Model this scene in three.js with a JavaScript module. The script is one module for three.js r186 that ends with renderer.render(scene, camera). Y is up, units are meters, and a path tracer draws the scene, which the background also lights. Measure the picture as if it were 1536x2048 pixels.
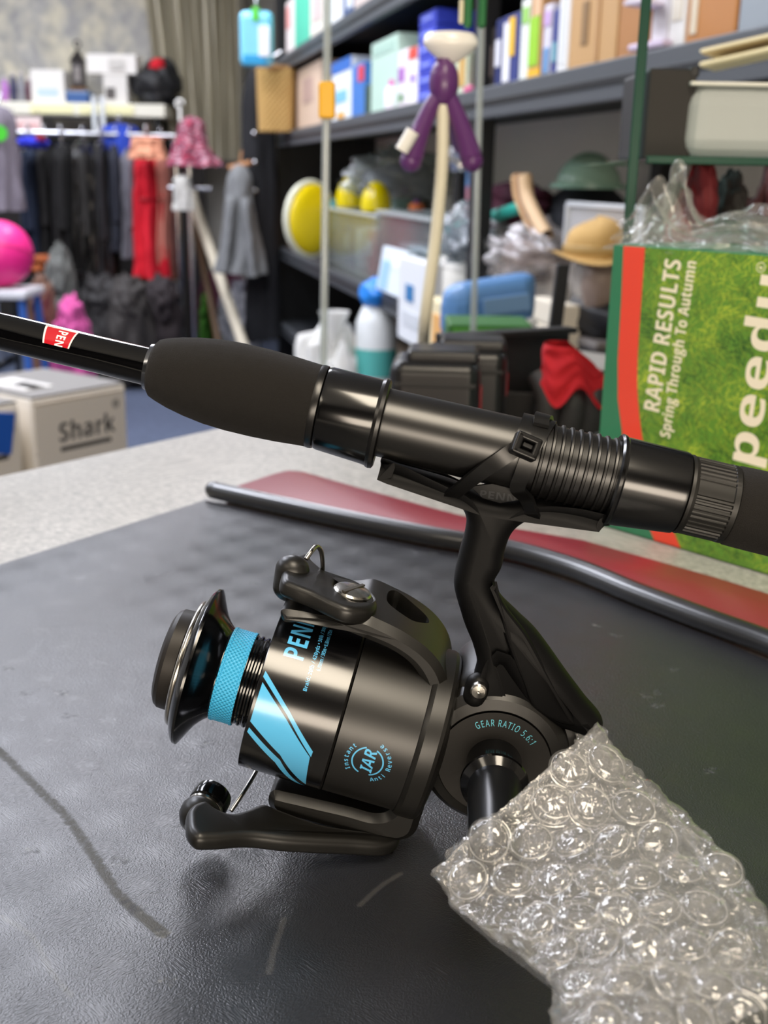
import * as THREE from 'three';
import { RoundedBoxGeometry } from 'three/addons/geometries/RoundedBoxGeometry.js';
import { mergeGeometries, toCreasedNormals } from 'three/addons/utils/BufferGeometryUtils.js';
import { ImprovedNoise } from 'three/addons/math/ImprovedNoise.js';
import { RectAreaLightUniformsLib } from 'three/addons/lights/RectAreaLightUniformsLib.js';
import { Brush, Evaluator, SUBTRACTION } from 'three-bvh-csg';

// ---------------------------------------------------------------- camera, sky, lights, exposure
const scene = new THREE.Scene();
const W = 1536, H = 2048, F = 2250, rad = THREE.MathUtils.degToRad;
const camera = new THREE.PerspectiveCamera(2 * Math.atan(H / 2 / F) * 180 / Math.PI, W / H, 0.02, 60);
camera.position.set(0, 1.1826, 0);
camera.rotation.set(rad(-16.6), 0, 0.02, 'YXZ');
camera.focus = 0.385; camera.userData.fStop = 14;
camera.updateMatrixWorld(true);
scene.background = new THREE.Color(0.85, 0.75, 0.6); // bright hazy daylight outside the shop window behind the camera
const renderer = new THREE.WebGLRenderer({ antialias: true });
renderer.toneMapping = THREE.LinearToneMapping;
renderer.toneMappingExposure = 1.3;
renderer.shadowMap.enabled = true;
RectAreaLightUniformsLib.init();
const CEIL = 2.9;
// ceiling troffers: [q across the room, p along the room, width, length, intensity, colour]
const TROFFERS = [
  [-0.9, 2.2, 0.6, 1.2, 14, 0xeef2ff], [-0.9, 4.6, 0.6, 1.2, 14, 0xeef2ff], [-0.9, 6.9, 0.6, 1.2, 9, 0xeef2ff],
  [-2.8, 2.2, 0.6, 1.2, 12, 0xeef2ff], [-2.8, 4.6, 0.6, 1.2, 12, 0xeef2ff], [-2.8, 6.9, 0.6, 1.2, 9, 0xeef2ff],
  [0.25, 3.4, 0.6, 1.2, 13, 0xf4f5ff], [0.25, 5.8, 0.6, 1.2, 13, 0xf4f5ff],
  [0.1, -0.75, 0.6, 1.2, 12, 0xfff0d8], [-1.8, -0.9, 0.6, 1.2, 4, 0xfff0d8],
];
const TROFFER_LABELS = ['middle-row ceiling light panel above the rear edge of the counter', 'middle-row ceiling light panel in front of the clothes rack', 'middle-row ceiling light panel above the clothes rack', 'left-row ceiling light panel level with the counter', 'left-row ceiling light panel halfway to the back wall', 'left-row ceiling light panel beside the back wall', 'ceiling light panel above the near end of the shelving', 'ceiling light panel above the far end of the shelving', 'warm ceiling light panel above the photographer', 'warm ceiling light panel left of the photographer'];
const WINDOW = { q0: -1.7, q1: 0.7, y0: 0.55, y1: 1.5, light: 9, color: 0xffeed8 };

// ---------------------------------------------------------------- helpers
const V3 = (x, y, z) => new THREE.Vector3(x, y, z);
const dirOf = (px, py) => V3((px - W / 2) / F, (H / 2 - py) / F, -1).applyQuaternion(camera.quaternion);
const at = (px, py, depth) => dirOf(px, py).multiplyScalar(depth).add(camera.position);
function onPlane(px, py, point, normal) {
  const d = dirOf(px, py), t = point.clone().sub(camera.position).dot(normal) / d.dot(normal);
  return d.multiplyScalar(t).add(camera.position);
}
const UP = V3(0, 1, 0);
const onY = (px, py, y) => onPlane(px, py, V3(0, y, 0), UP);
function rng(seed) { let a = seed >>> 0; return () => { a = (a + 0x6D2B79F5) | 0; let t = Math.imul(a ^ (a >>> 15), 1 | a); t = (t + Math.imul(t ^ (t >>> 7), 61 | t)) ^ t; return ((t ^ (t >>> 14)) >>> 0) / 4294967296; }; }
const perlin = new ImprovedNoise();
const nz = (x, y, z) => perlin.noise(x, y, z);
const fbm = (x, y, z, o = 4) => { let s = 0, a = 1, f = 1; for (let i = 0; i < o; i++) { s += a * perlin.noise(x * f + i * 7.3, y * f, z * f); a *= .5; f *= 2; } return s; };

const used = {};
const numbered = (n) => { const k = used[n] = (used[n] ?? -1) + 1; return k ? `${n}_${String(k).padStart(3, '0')}` : n; };
function shade(o) { o.castShadow = o.receiveShadow = true; return o; }
function thing(name, label, category, pos, group) {
  const o = new THREE.Group(); o.name = numbered(name); o.userData = { label, category };
  if (group) o.userData.group = group;
  if (pos) o.position.copy(pos);
  scene.add(o); return o;
}
function part(name, geo, mat, parent, label) {
  const m = shade(new THREE.Mesh(geo, mat)); m.name = name; parent.add(m);
  if (label) m.userData.label = label;
  return m;
}
function struct(name, geo, mat, parent) {
  const m = shade(new THREE.Mesh(geo, mat)); m.name = name; m.userData.kind = 'structure'; (parent || scene).add(m); return m;
}
const std = (color, roughness = 0.7, extra = {}) => new THREE.MeshPhysicalMaterial({ color, roughness, ...extra });
const creased = (g, a = 0.6) => { const h = (g.index ? g.toNonIndexed() : g.clone()).scale(1e4, 1e4, 1e4); return toCreasedNormals(h, a).scale(1e-4, 1e-4, 1e-4); }; // the addon joins corners nearer than a hundredth of a unit, so work on a large copy
const rbox = (w, h, d, r = 0.004) => new RoundedBoxGeometry(w, h, d, 2, Math.min(r, w * .45, h * .45, d * .45));
function smooth(pts, n = 80, closed = true) {
  return new THREE.CatmullRomCurve3(pts.map((p) => V3(p[0], p[1], p[2] || 0)), closed, 'centripetal').getPoints(n);
}
function extr(pts, depth, bevel = 0, { holes = [], n = 90, soft = true, seg = 3, crease = 0.5, ends = bevel } = {}) {
  const P = soft ? smooth(pts, n) : pts.map((p) => V3(p[0], p[1], 0));
  const s = new THREE.Shape(P.map((p) => new THREE.Vector2(p.x, p.y)));
  for (const h of holes) s.holes.push(new THREE.Path(smooth(h, 40).map((p) => new THREE.Vector2(p.x, p.y))));
  const g = new THREE.ExtrudeGeometry(s, { depth: depth - 2 * ends, bevelEnabled: bevel > 0, bevelThickness: ends, bevelSize: bevel, bevelOffset: -bevel, bevelSegments: seg, curveSegments: 8 });
  g.translate(0, 0, -(depth - 2 * ends) / 2);
  return creased(g, crease);
}
// surface of revolution about +X: profile [[x, r] ...]; uv = (angle / 2pi from +y towards +z, x from first to last)
function revolve(profile, seg = 96, crease = 0.5, bump) {
  const pos = [], uv = [], idx = [], n = profile.length;
  let x0 = Infinity, x1 = -Infinity; for (const [x] of profile) { x0 = Math.min(x0, x); x1 = Math.max(x1, x); }
  for (let j = 0; j <= seg; j++) for (let i = 0; i < n; i++) {
    const a = j / seg * Math.PI * 2; let [x, r] = profile[i]; if (bump) r *= bump(a, x, i);
    pos.push(x, r * Math.cos(a), r * Math.sin(a)); uv.push(j / seg, (x - x0) / (x1 - x0 || 1));
  }
  for (let j = 0; j < seg; j++) for (let i = 0; i < n - 1; i++) {
    const a = j * n + i, b = a + n; idx.push(a, a + 1, b, b, a + 1, b + 1);
  }
  const g = new THREE.BufferGeometry();
  g.setAttribute('position', new THREE.Float32BufferAttribute(pos, 3)); g.setAttribute('uv', new THREE.Float32BufferAttribute(uv, 2)); g.setIndex(idx);
  // faces point away from the axis for profiles that run along +x
  const out = creased(g, crease);
  return out;
}
const tube = (pts, r, seg = 60, rs = 10, closed = false) => new THREE.TubeGeometry(new THREE.CatmullRomCurve3(pts, closed, 'centripetal'), seg, r, rs, closed);
function rod(a, b, r, rs = 14) { const d = b.clone().sub(a), g = new THREE.CylinderGeometry(r, r, d.length(), rs); g.applyQuaternion(new THREE.Quaternion().setFromUnitVectors(UP, d.normalize())); g.translate((a.x + b.x) / 2, (a.y + b.y) / 2, (a.z + b.z) / 2); return g; }
function gridGeo(nu, nv, f) { // f(s, t) -> Vector3
  const pos = [], uv = [], idx = [];
  for (let j = 0; j <= nv; j++) for (let i = 0; i <= nu; i++) { const p = f(i / nu, j / nv); pos.push(p.x, p.y, p.z); uv.push(i / nu, j / nv); }
  for (let j = 0; j < nv; j++) for (let i = 0; i < nu; i++) { const a = j * (nu + 1) + i, b = a + nu + 1; idx.push(a, a + 1, b, b, a + 1, b + 1); }
  const g = new THREE.BufferGeometry(); g.setAttribute('position', new THREE.Float32BufferAttribute(pos, 3)); g.setAttribute('uv', new THREE.Float32BufferAttribute(uv, 2)); g.setIndex(idx); g.computeVertexNormals(); return g;
}
function displaced(geo, f) { const p = geo.attributes.position, v = V3(0, 0, 0); for (let i = 0; i < p.count; i++) { v.fromBufferAttribute(p, i); f(v); p.setXYZ(i, v.x, v.y, v.z); } geo.computeVertexNormals(); return geo; }
// a lumpy soft body with a flat underside, standing on y = 0
function blob(w, h, d, seed, rough = 0.25, freq = 2.2) {
  const g = new THREE.SphereGeometry(1, 40, 28);
  return displaced(g, (v) => {
    const k = 1 + rough * fbm(v.x * freq + seed * 3.1, v.y * freq + seed, v.z * freq - seed, 4);
    v.multiplyScalar(k); v.y = Math.max(v.y, -0.82); v.set(v.x * w / 2, (v.y + 0.82) * h / 1.82, v.z * d / 2);
  });
}
// a hanging garment: rings from hem to shoulders, with folds
function drape(w, h, d, seed, { shoulder = 0.3, hem = 1.0, folds = 7, depthFold = 0.12, narrow = 0.85 } = {}) {
  return gridGeo(72, 26, (s, t) => {
    const a = s * Math.PI * 2, f = Math.min(1, t);
    let k = hem + (narrow - hem) * Math.sin(f * Math.PI / 2);
    if (f > 0.86) k *= 1 - (1 - shoulder) * Math.pow((f - 0.86) / 0.14, 1.4);
    if (f > 0.985) k *= 0.02;
    const fold = 1 + depthFold * Math.sin(folds * a + seed * 2 + f * 1.3) * (1 - f * .6) + 0.16 * fbm(Math.cos(a) * 1.4 + seed, f * 3.2, Math.sin(a) * 1.4, 3);
    const sway = 0.06 * w * nz(seed, f * 2.5, 0.3);
    return V3(Math.cos(a) * w / 2 * k * fold + sway, f * h + (f < .05 ? 0.02 * h * nz(Math.cos(a) * 3, seed, 1) : 0), Math.sin(a) * d / 2 * k * fold);
  });
}
function canvasTex(w, h, draw, repeat) {
  const c = document.createElement('canvas'); c.width = w; c.height = h;
  draw(c.getContext('2d'), w, h);
  const t = new THREE.CanvasTexture(c); t.colorSpace = THREE.SRGBColorSpace; t.anisotropy = 8;
  if (repeat) { t.wrapS = t.wrapT = THREE.RepeatWrapping; t.repeat.set(...repeat); }
  return t;
}
function noiseTex(size, f, { srgb = false } = {}) { // f(x, y) -> 0..1 or [r, g, b], both 0..1
  const d = new Uint8Array(size * size * 4);
  for (let y = 0; y < size; y++) for (let x = 0; x < size; x++) {
    const v = f(x / size, y / size), c = Array.isArray(v) ? v : [v, v, v], k = (y * size + x) * 4;
    for (let i = 0; i < 3; i++) d[k + i] = Math.max(0, Math.min(255, c[i] * 255)); d[k + 3] = 255;
  }
  const t = new THREE.DataTexture(d, size, size); t.magFilter = t.minFilter = THREE.LinearFilter; t.wrapS = t.wrapT = THREE.RepeatWrapping; t.needsUpdate = true;
  if (srgb) t.colorSpace = THREE.SRGBColorSpace;
  return t;
}
// periodic noise so that repeats have no seam
const per = (x, y, f, s) => { const a = x * Math.PI * 2, b = y * Math.PI * 2, r = f / (Math.PI * 2); return fbm(Math.cos(a) * r + s, Math.sin(a) * r + Math.cos(b) * r * 1.01, Math.sin(b) * r - s, 3); };

// the room's own axes: q to the right (towards the shelving), p away from the camera along the shelving
const YAW = rad(13.6), DIR = V3(-Math.sin(YAW), 0, -Math.cos(YAW)), RIGHT = V3(Math.cos(YAW), 0, -Math.sin(YAW));
const R = (q, y, p) => V3(0, y, 0).addScaledVector(RIGHT, q).addScaledVector(DIR, p);
function roomBox(name, q0, q1, y0, y1, p0, p1, mat, parent) {
  const g = new THREE.BoxGeometry(q1 - q0, y1 - y0, p1 - p0);
  const m = struct(name, g, mat, parent); m.position.copy(R((q0 + q1) / 2, (y0 + y1) / 2, (p0 + p1) / 2)); m.rotation.y = YAW; return m;
}
// where a pixel's ray meets the upright plane q = const: {p, y}
function onQ(px, py, q) { const w = onPlane(px, py, R(q, 0, 0), RIGHT); return { p: w.dot(DIR), y: w.y }; }
// a pixel box on the upright plane z = -dist
function onZ(x0, y0, x1, y1, dist) {
  const xm = (x0 + x1) / 2, ym = (y0 + y1) / 2, P = (x, y) => onPlane(x, y, V3(0, 0, -dist), V3(0, 0, 1));
  const l = P(x0, ym), r = P(x1, ym), t = P(xm, y0), b = P(xm, y1);
  return { x: (l.x + r.x) / 2, w: r.x - l.x, y0: b.y, y1: t.y, h: t.y - b.y, z: -dist };
}

// ---------------------------------------------------------------- materials
const M = {
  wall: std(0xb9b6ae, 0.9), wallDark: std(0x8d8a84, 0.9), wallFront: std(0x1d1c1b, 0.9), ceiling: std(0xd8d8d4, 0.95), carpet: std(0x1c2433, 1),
  steelDark: std(0x15171a, 0.45, { metalness: 0.3 }), shelfGrey: std(0x585c60, 0.5, { metalness: 0.4 }), shelfPlate: std(0x23262a, 0.6),
  white: std(0xeceae4, 0.5), cream: std(0xe6dcc4, 0.6), card: std(0xb98750, 0.85), cardDark: std(0x9a6f42, 0.85), black: std(0x101012, 0.5), blackGloss: std(0x0a0a0b, 0.18),
  chrome: std(0xd8d8da, 0.15, { metalness: 1 }), acrylic: std(0xf4fbf8, 0.04, { transmission: 0.9, thickness: 0.01, ior: 1.45 }),
  clearThin: std(0xffffff, 0.12, { transmission: 0.72, thickness: 0, ior: 1.45, side: THREE.DoubleSide }),
  navy: std(0x1a2338, 0.9), blue: std(0x2458b0, 0.7), royal: std(0x2140b8, 0.75), red: std(0xcf1226, 0.8), pink: std(0xf0479a, 0.6), yellow: std(0xf0d40c, 0.35), yellowTag: std(0xf5b800, 0.45), teal: std(0x33b6a4, 0.6),
  mint: std(0xb4d4c4, 0.6), grey: std(0x77787a, 0.85), greyDark: std(0x3a3a3d, 0.85), silver: std(0x8f8a84, 0.35, { metalness: 0.35 }), purple: std(0x5a2a66, 0.4), green: std(0x3f8f2c, 0.7), orange: std(0xe08a3a, 0.7), beige: std(0xd9bfa4, 0.7), maroonCloth: std(0x4a1a2e, 0.9), sky: std(0x4fb4dc, 0.5), brown: std(0x6a4a28, 0.7), tan: std(0xc9a465, 0.85),
};

const hex = {}; const C = (c, r = .6) => hex[c + '|' + r] ??= std(c, r);
// ---------------------------------------------------------------- room shell
const Q0 = -4.2, Q1 = 1.62, P0 = -2.6, P1 = 8.4;
const carpetTex = noiseTex(256, (x, y) => { const v = 0.5 + 0.35 * per(x, y, 40, 3) + 0.2 * per(x, y, 90, 9); return [0.075 * (0.7 + v * .6), 0.095 * (0.7 + v * .6), 0.15 * (0.7 + v * .6)].map((k) => Math.pow(k, 1 / 2.2)); }, { srgb: true });
carpetTex.repeat.set(8, 8); M.carpet = std(0xffffff, 1, { map: carpetTex });
roomBox('floor', Q0, Q1, -0.1, 0, P0, P1, M.carpet);
roomBox('ceiling', Q0, Q1, CEIL, CEIL + 0.1, P0, P1, M.ceiling);
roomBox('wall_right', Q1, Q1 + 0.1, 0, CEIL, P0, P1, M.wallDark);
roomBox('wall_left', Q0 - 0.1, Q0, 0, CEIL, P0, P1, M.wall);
roomBox('wall_back', Q0 - 0.1, Q1 + 0.1, 0, CEIL, P1, P1 + 0.1, M.wall);
{
  const { q0, q1, y0, y1 } = WINDOW, a = P0 - 0.1;
  roomBox('wall_front_lower', Q0 - 0.1, Q1 + 0.1, 0, y0, a, P0, M.wallFront);
  roomBox('wall_front_upper', Q0 - 0.1, Q1 + 0.1, y1, CEIL, a, P0, M.wallFront);
  roomBox('wall_front_left', Q0 - 0.1, q0, y0, y1, a, P0, M.wallFront);
  roomBox('wall_front_right', q1, Q1 + 0.1, y0, y1, a, P0, M.wallFront);
  const win = new THREE.Group(); win.name = 'window_1'; win.userData.kind = 'structure'; scene.add(win);
  const f = M.white, mid = a + 0.05;
  const bar = (qa, qb, ya, yb) => { const m = part('window_frame', new THREE.BoxGeometry(qb - qa, yb - ya, 0.07), f, win); m.position.copy(R((qa + qb) / 2, (ya + yb) / 2, mid)); m.rotation.y = YAW; };
  bar(q0, q1, y0, y0 + .05); bar(q0, q1, y1 - .05, y1); bar(q0, q0 + .05, y0 + .05, y1 - .05); bar(q1 - .05, q1, y0 + .05, y1 - .05);
  const pane = part('pane', new THREE.BoxGeometry(q1 - q0 - .1, y1 - y0 - .1, 0.006), std(0xffffff, 0.02, { transmission: 1, thickness: 0 }), win); pane.position.copy(R((q0 + q1) / 2, (y0 + y1) / 2, mid)); pane.rotation.y = YAW;
  const l = new THREE.RectAreaLight(WINDOW.color, WINDOW.light, q1 - q0 - .1, y1 - y0 - .1);
  l.position.copy(R((q0 + q1) / 2, (y0 + y1) / 2, P0 + 0.03)); l.lookAt(R((q0 + q1) / 2, (y0 + y1) / 2, P0 + 1)); scene.add(l);
}
TROFFERS.forEach(([q, p, w, len, power, color], i) => {
  const t = thing('ceiling_light', `${TROFFER_LABELS[i]}`, 'ceiling light', R(q, CEIL, p), 'ceiling light panels'); t.rotation.y = YAW;
  const fr = part('frame', mergeGeometries([new THREE.BoxGeometry(w + .06, .03, .03).translate(0, -.015, len / 2 + .015), new THREE.BoxGeometry(w + .06, .03, .03).translate(0, -.015, -len / 2 - .015), new THREE.BoxGeometry(.03, .03, len).translate(w / 2 + .015, -.015, 0), new THREE.BoxGeometry(.03, .03, len).translate(-w / 2 - .015, -.015, 0)]), M.white, t);
  part('lamp_diffuser', new THREE.BoxGeometry(w, .012, len).translate(0, -.008, 0), std(0xffffff, 0.6, { emissive: color, emissiveIntensity: power * 0.15 }), t);
  const l = new THREE.RectAreaLight(color, power, w, len); l.position.copy(R(q, CEIL - .02, p)); l.lookAt(R(q, 0, p)); l.rotation.z += 0; scene.add(l);
  l.rotation.set(-Math.PI / 2, 0, YAW);
});

// ---------------------------------------------------------------- counter, desk mat, padded edge
const CT = 0.947, MAT = 0.95;
const speck = noiseTex(512, (x, y) => { const v = per(x, y, 60, 2) * .5 + per(x, y, 130, 5) * .6; const k = 0.64 + v * 0.16; return [k, k * .98, k * .935]; }, { srgb: true });
speck.repeat.set(3, 3);
function flatSlab(pts, y, th, bevel = 0.002) { // pts: world x, z outline
  const s = new THREE.Shape(pts.map((p) => new THREE.Vector2(p.x, -p.z)));
  const g = new THREE.ExtrudeGeometry(s, { depth: th - 2 * bevel, bevelEnabled: true, bevelThickness: bevel, bevelSize: bevel, bevelOffset: -bevel, bevelSegments: 2 });
  g.rotateX(-Math.PI / 2); g.translate(0, y - th + bevel, 0); return creased(g, 0.5);
}
{
  const e1 = onY(-420, 1040, CT), e2 = onY(1150, 698, CT);
  const counter = thing('shop_counter', 'pale speckled laminate shop counter under the black desk mat', 'counter');
  part('countertop', flatSlab([e1, e2, V3(0.6, 0, -1.3), V3(0.85, 0, 0.2), V3(e1.x - .1, 0, 0.2)], CT, 0.035, 0.006), std(0xffffff, 0.42, { map: speck }), counter);
  const base = [e1.clone().add(V3(.05, 0, .08)), e2.clone().add(V3(-.0, 0, .1)), V3(0.55, 0, -1.2), V3(0.8, 0, 0.15), V3(e1.x, 0, 0.15)];
  part('counter_body', flatSlab(base, CT - 0.036, CT - 0.037, 0.004), std(0x55524e, 0.7), counter);
}
const grain = noiseTex(512, (x, y) => 0.5 + 0.5 * Math.max(-1, Math.min(1, per(x, y, 55, 1) * 1.1 + per(x, y, 120, 4) * .7)));
grain.repeat.set(1 / 0.04, 1 / 0.04);
{
  // scuffs and a dusty crease that lie on the leatherette, drawn in metres on the mat
  const x0 = -0.75, z0 = -0.95, S = 1.3, N = 2048;
  const scuffs = (kind) => canvasTex(N, N, (c) => {
    c.fillStyle = kind ? '#5e5e5e' : '#212329'; c.fillRect(0, 0, N, N);
    const to = (px, py) => { const p = onY(px, py, MAT); return [(p.x - x0) / S * N, (p.z - z0) / S * N]; };
    const r = rng(11);
    const line = (pts, w, col, dens = 1) => { // grainy stroke
      const P = smooth(pts.map((p) => { const [a, b] = to(p[0], p[1]); return [a, b, 0]; }), 260, false); c.fillStyle = col;
      for (const p of P) for (let k = 0; k < 9 * dens; k++) { const a = r() * 6.28, d = Math.sqrt(r()) * w; c.globalAlpha = 0.25 + r() * .35; c.fillRect(p.x + Math.cos(a) * d, p.y + Math.sin(a) * d, 1.5, 1.5); }
      c.globalAlpha = 1;
    };
    const dull = kind ? '#c0c0c0' : '#2e2e2a', mark = kind ? '#8a8a8a' : '#15161a', pale = kind ? '#9a9a9a' : '#3e3e40';
    line([[-20, 1490], [0, 1505], [60, 1562], [130, 1632], [190, 1718], [245, 1798], [300, 1845], [325, 1866]], 3.0, dull, 1.3);
    if (!kind) { line([[565, 1835], [545, 1900], [535, 1945]], 0.9, pale, .25); line([[715, 1810], [760, 1770], [800, 1745]], .7, pale, .25); line([[240, 1648], [300, 1665], [350, 1690]], 1.2, mark, .5); line([[155, 1430], [205, 1428]], 1, mark, .5); line([[250, 1610], [180, 1500], [135, 1465]], .9, mark, .35);
    line([[0, 1830], [60, 1870], [100, 1940], [140, 1990]], 1.0, dull, .25); line([[235, 1870], [265, 1810]], 1, mark, .5); line([[120, 1960], [280, 1900]], .8, mark, .22); line([[150, 1830], [290, 1790], [400, 1760]], .8, mark, .4); line([[345, 1395], [520, 1180]], .6, mark, .25); }
    const spots = [[15, 1335], [505, 1165], [135, 1430], [410, 1490], [420, 1480], [235, 1720], [273, 1815], [320, 1865], [905, 1200], [1190, 1250], [862, 1107], [60, 1700], [1420, 1540], [1290, 1390], [515, 1705], [120, 1385], [330, 1960], [50, 1385], [1232, 1271], [1346, 1340], [1315, 1384], [1310, 1410], [840, 1330]];
    for (const [px, py] of spots) { const [a, b] = to(px, py); for (let k = 0; k < 12; k++) { c.globalAlpha = .5; c.fillStyle = kind ? '#aaaaaa' : r() < .7 ? '#0f1013' : '#83827c'; c.fillRect(a + (r() - .5) * 9, b + (r() - .5) * 7, 1 + r() * 1.8, 1 + r() * 1.6); } }
    for (let k = 0; k < 5000; k++) { c.globalAlpha = .1 + r() * .25; c.fillStyle = kind ? (r() < .5 ? '#707070' : '#555555') : r() < .5 ? '#33353a' : '#121316'; c.fillRect(r() * N, r() * N, 1 + r() * 2, 1 + r() * 2); }
    c.globalAlpha = 1;
  });
  const tex = scuffs(0), rough = scuffs(1); rough.colorSpace = THREE.NoColorSpace; rough.wrapS = rough.wrapT = THREE.ClampToEdgeWrapping;
  tex.wrapS = tex.wrapT = THREE.ClampToEdgeWrapping;
  const low = [[411, 999], [573, 1036], [730, 1070], [860, 1096], [1036, 1128], [1168, 1172], [1300, 1224], [1432, 1275], [1560, 1330], [1680, 1384]];
  const up = [[444, 977], [550, 1000], [690, 1030], [860, 1064], [992, 1086], [1124, 1118], [1256, 1172], [1388, 1222], [1520, 1264], [1590, 1290], [1720, 1344]];
  const top = [[1740, 1256], [1600, 1204], [1536, 1184], [1432, 1152], [1300, 1115], [1168, 1078], [1014, 1052], [886, 1019], [710, 971], [610, 942], [575, 939], [545, 946], [470, 971]];
  const far = low.map(([x, y]) => onY(x, y, MAT));
  const out = [onY(-300, 1222, MAT), ...far.map((p) => p.clone()), V3(0.5, 0, -0.3), V3(0.5, 0, 0.05), V3(-0.5, 0, 0.05)];
  const g = flatSlab(out, MAT, 0.003, 0.0008);
  const p = g.attributes.position, uv = new Float32Array(p.count * 2), uv1 = new Float32Array(p.count * 2);
  for (let i = 0; i < p.count; i++) { uv[i * 2] = (p.getX(i) - x0) / S; uv[i * 2 + 1] = 1 - (p.getZ(i) - z0) / S; uv1[i * 2] = p.getX(i); uv1[i * 2 + 1] = p.getZ(i); }
  g.setAttribute('uv', new THREE.BufferAttribute(uv, 2)); g.setAttribute('uv1', new THREE.BufferAttribute(uv1, 2)); grain.channel = 1;
  const mat = thing('desk_mat', 'large black leatherette desk mat with scuffs lying on the counter', 'desk mat');
  part('mat_sheet', g, std(0xffffff, 1, { map: tex, roughnessMap: rough, ior: 1.85, bumpMap: grain, bumpScale: 0.00013 }), mat);
  // maroon strip with a rounded black moulding
  const pad = thing('padded_edging', 'maroon leather strip with a rounded glossy black moulding along the mat', 'edging');
  const HT = CT + 0.011;
  const strip = [...up.map(([x, y]) => onY(x, y, HT)), ...top.map(([x, y]) => onY(x, y, HT))];
  part('leather_strip', flatSlab(strip, HT, 0.0108, 0.0025), std(0x86202f, 0.34, { ior: 1.7 }), pad, 'maroon leather top strip');
  const mid = low.map(([x, y], i) => { const a = onY(x, y, MAT), b = onY(...up[i], HT - .002); return a.lerp(b, 0.52).setY(CT + 0.0092); });
  const curve = new THREE.CatmullRomCurve3(mid), tg = new THREE.TubeGeometry(curve, 120, 0.0072, 16, false);
  displaced(tg, (v) => { v.y = Math.max(MAT + .0008, v.y - .0012); });
  const cap0 = new THREE.SphereGeometry(0.0070, 14, 10).scale(1, .86, 1).translate(mid[0].x, CT + .0094, mid[0].z);
  part('moulding', mergeGeometries([tg, cap0]), std(0x0d0e11, 0.28, { ior: 1.85 }), pad, 'rounded black moulding');
}

// ---------------------------------------------------------------- the spinning reel
const D0 = 0.40, K = D0 / F, TILT = rad(18), SLOPE = rad(16.2);
const O = at(640, 1402, D0);
const cu = V3(Math.cos(SLOPE), -Math.sin(SLOPE), 0), cv0 = V3(Math.sin(SLOPE), Math.cos(SLOPE), 0), cn0 = V3(0, 0, 1);
const cv = cv0.clone().multiplyScalar(Math.cos(TILT)).addScaledVector(cn0, Math.sin(TILT)), cn = cn0.clone().multiplyScalar(Math.cos(TILT)).addScaledVector(cv0, -Math.sin(TILT));
const U = cu.applyQuaternion(camera.quaternion), VV = cv.applyQuaternion(camera.quaternion), NN = cn.applyQuaternion(camera.quaternion);
const reelQ = new THREE.Quaternion().setFromRotationMatrix(new THREE.Matrix4().makeBasis(U, VV, NN));
const loc = (w) => { const d = w.clone().sub(O); return V3(d.dot(U), d.dot(VV), d.dot(NN)); };
const wor = (l) => l.clone().applyQuaternion(reelQ).add(O);
const L = (px, py, n = 0) => { const l = loc(onPlane(px, py, O.clone().addScaledVector(NN, n), NN)); return [l.x, l.y, n]; };
const LV = (px, py, v) => { const l = loc(onPlane(px, py, O.clone().addScaledVector(VV, v), VV)); return [l.x, l.z]; };
const L3 = (px, py, n = 0) => V3(...L(px, py, n));
// pixel to (angle from +v towards +n, u) on a cylinder of radius r about the reel's axis
function onCyl(px, py, r) {
  const c = loc(camera.position), d = loc(camera.position.clone().add(dirOf(px, py))).sub(c);
  const a = d.y * d.y + d.z * d.z, b = c.y * d.y + c.z * d.z, e = c.y * c.y + c.z * c.z - r * r, s = b * b - a * e;
  const t = (-b - Math.sqrt(Math.max(0, s))) / a, p = c.addScaledVector(d, t); return [Math.atan2(p.z, p.y), p.x];
}
const mGraph = std(0x131210, 0.38, { ior: 1.55 }), mBody = std(0x0f0e0d, 0.42, { specularIntensity: .55 }), mSkirtBase = { metalness: 0.75, roughness: 0.2 };
const mGloss = std(0x050506, 0.13, { ior: 1.6 }), mSteel = std(0xc9c5bd, 0.2, { metalness: 1 }), BLUE = '#5cbcf0';
const reel = thing('spinning_reel', 'black spinning fishing reel with a light blue striped spool, hanging under the rod', 'fishing reel', O); reel.quaternion.copy(reelQ);
const kp = (pts) => pts.map(([x, r]) => [x * K, r * K]);
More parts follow.
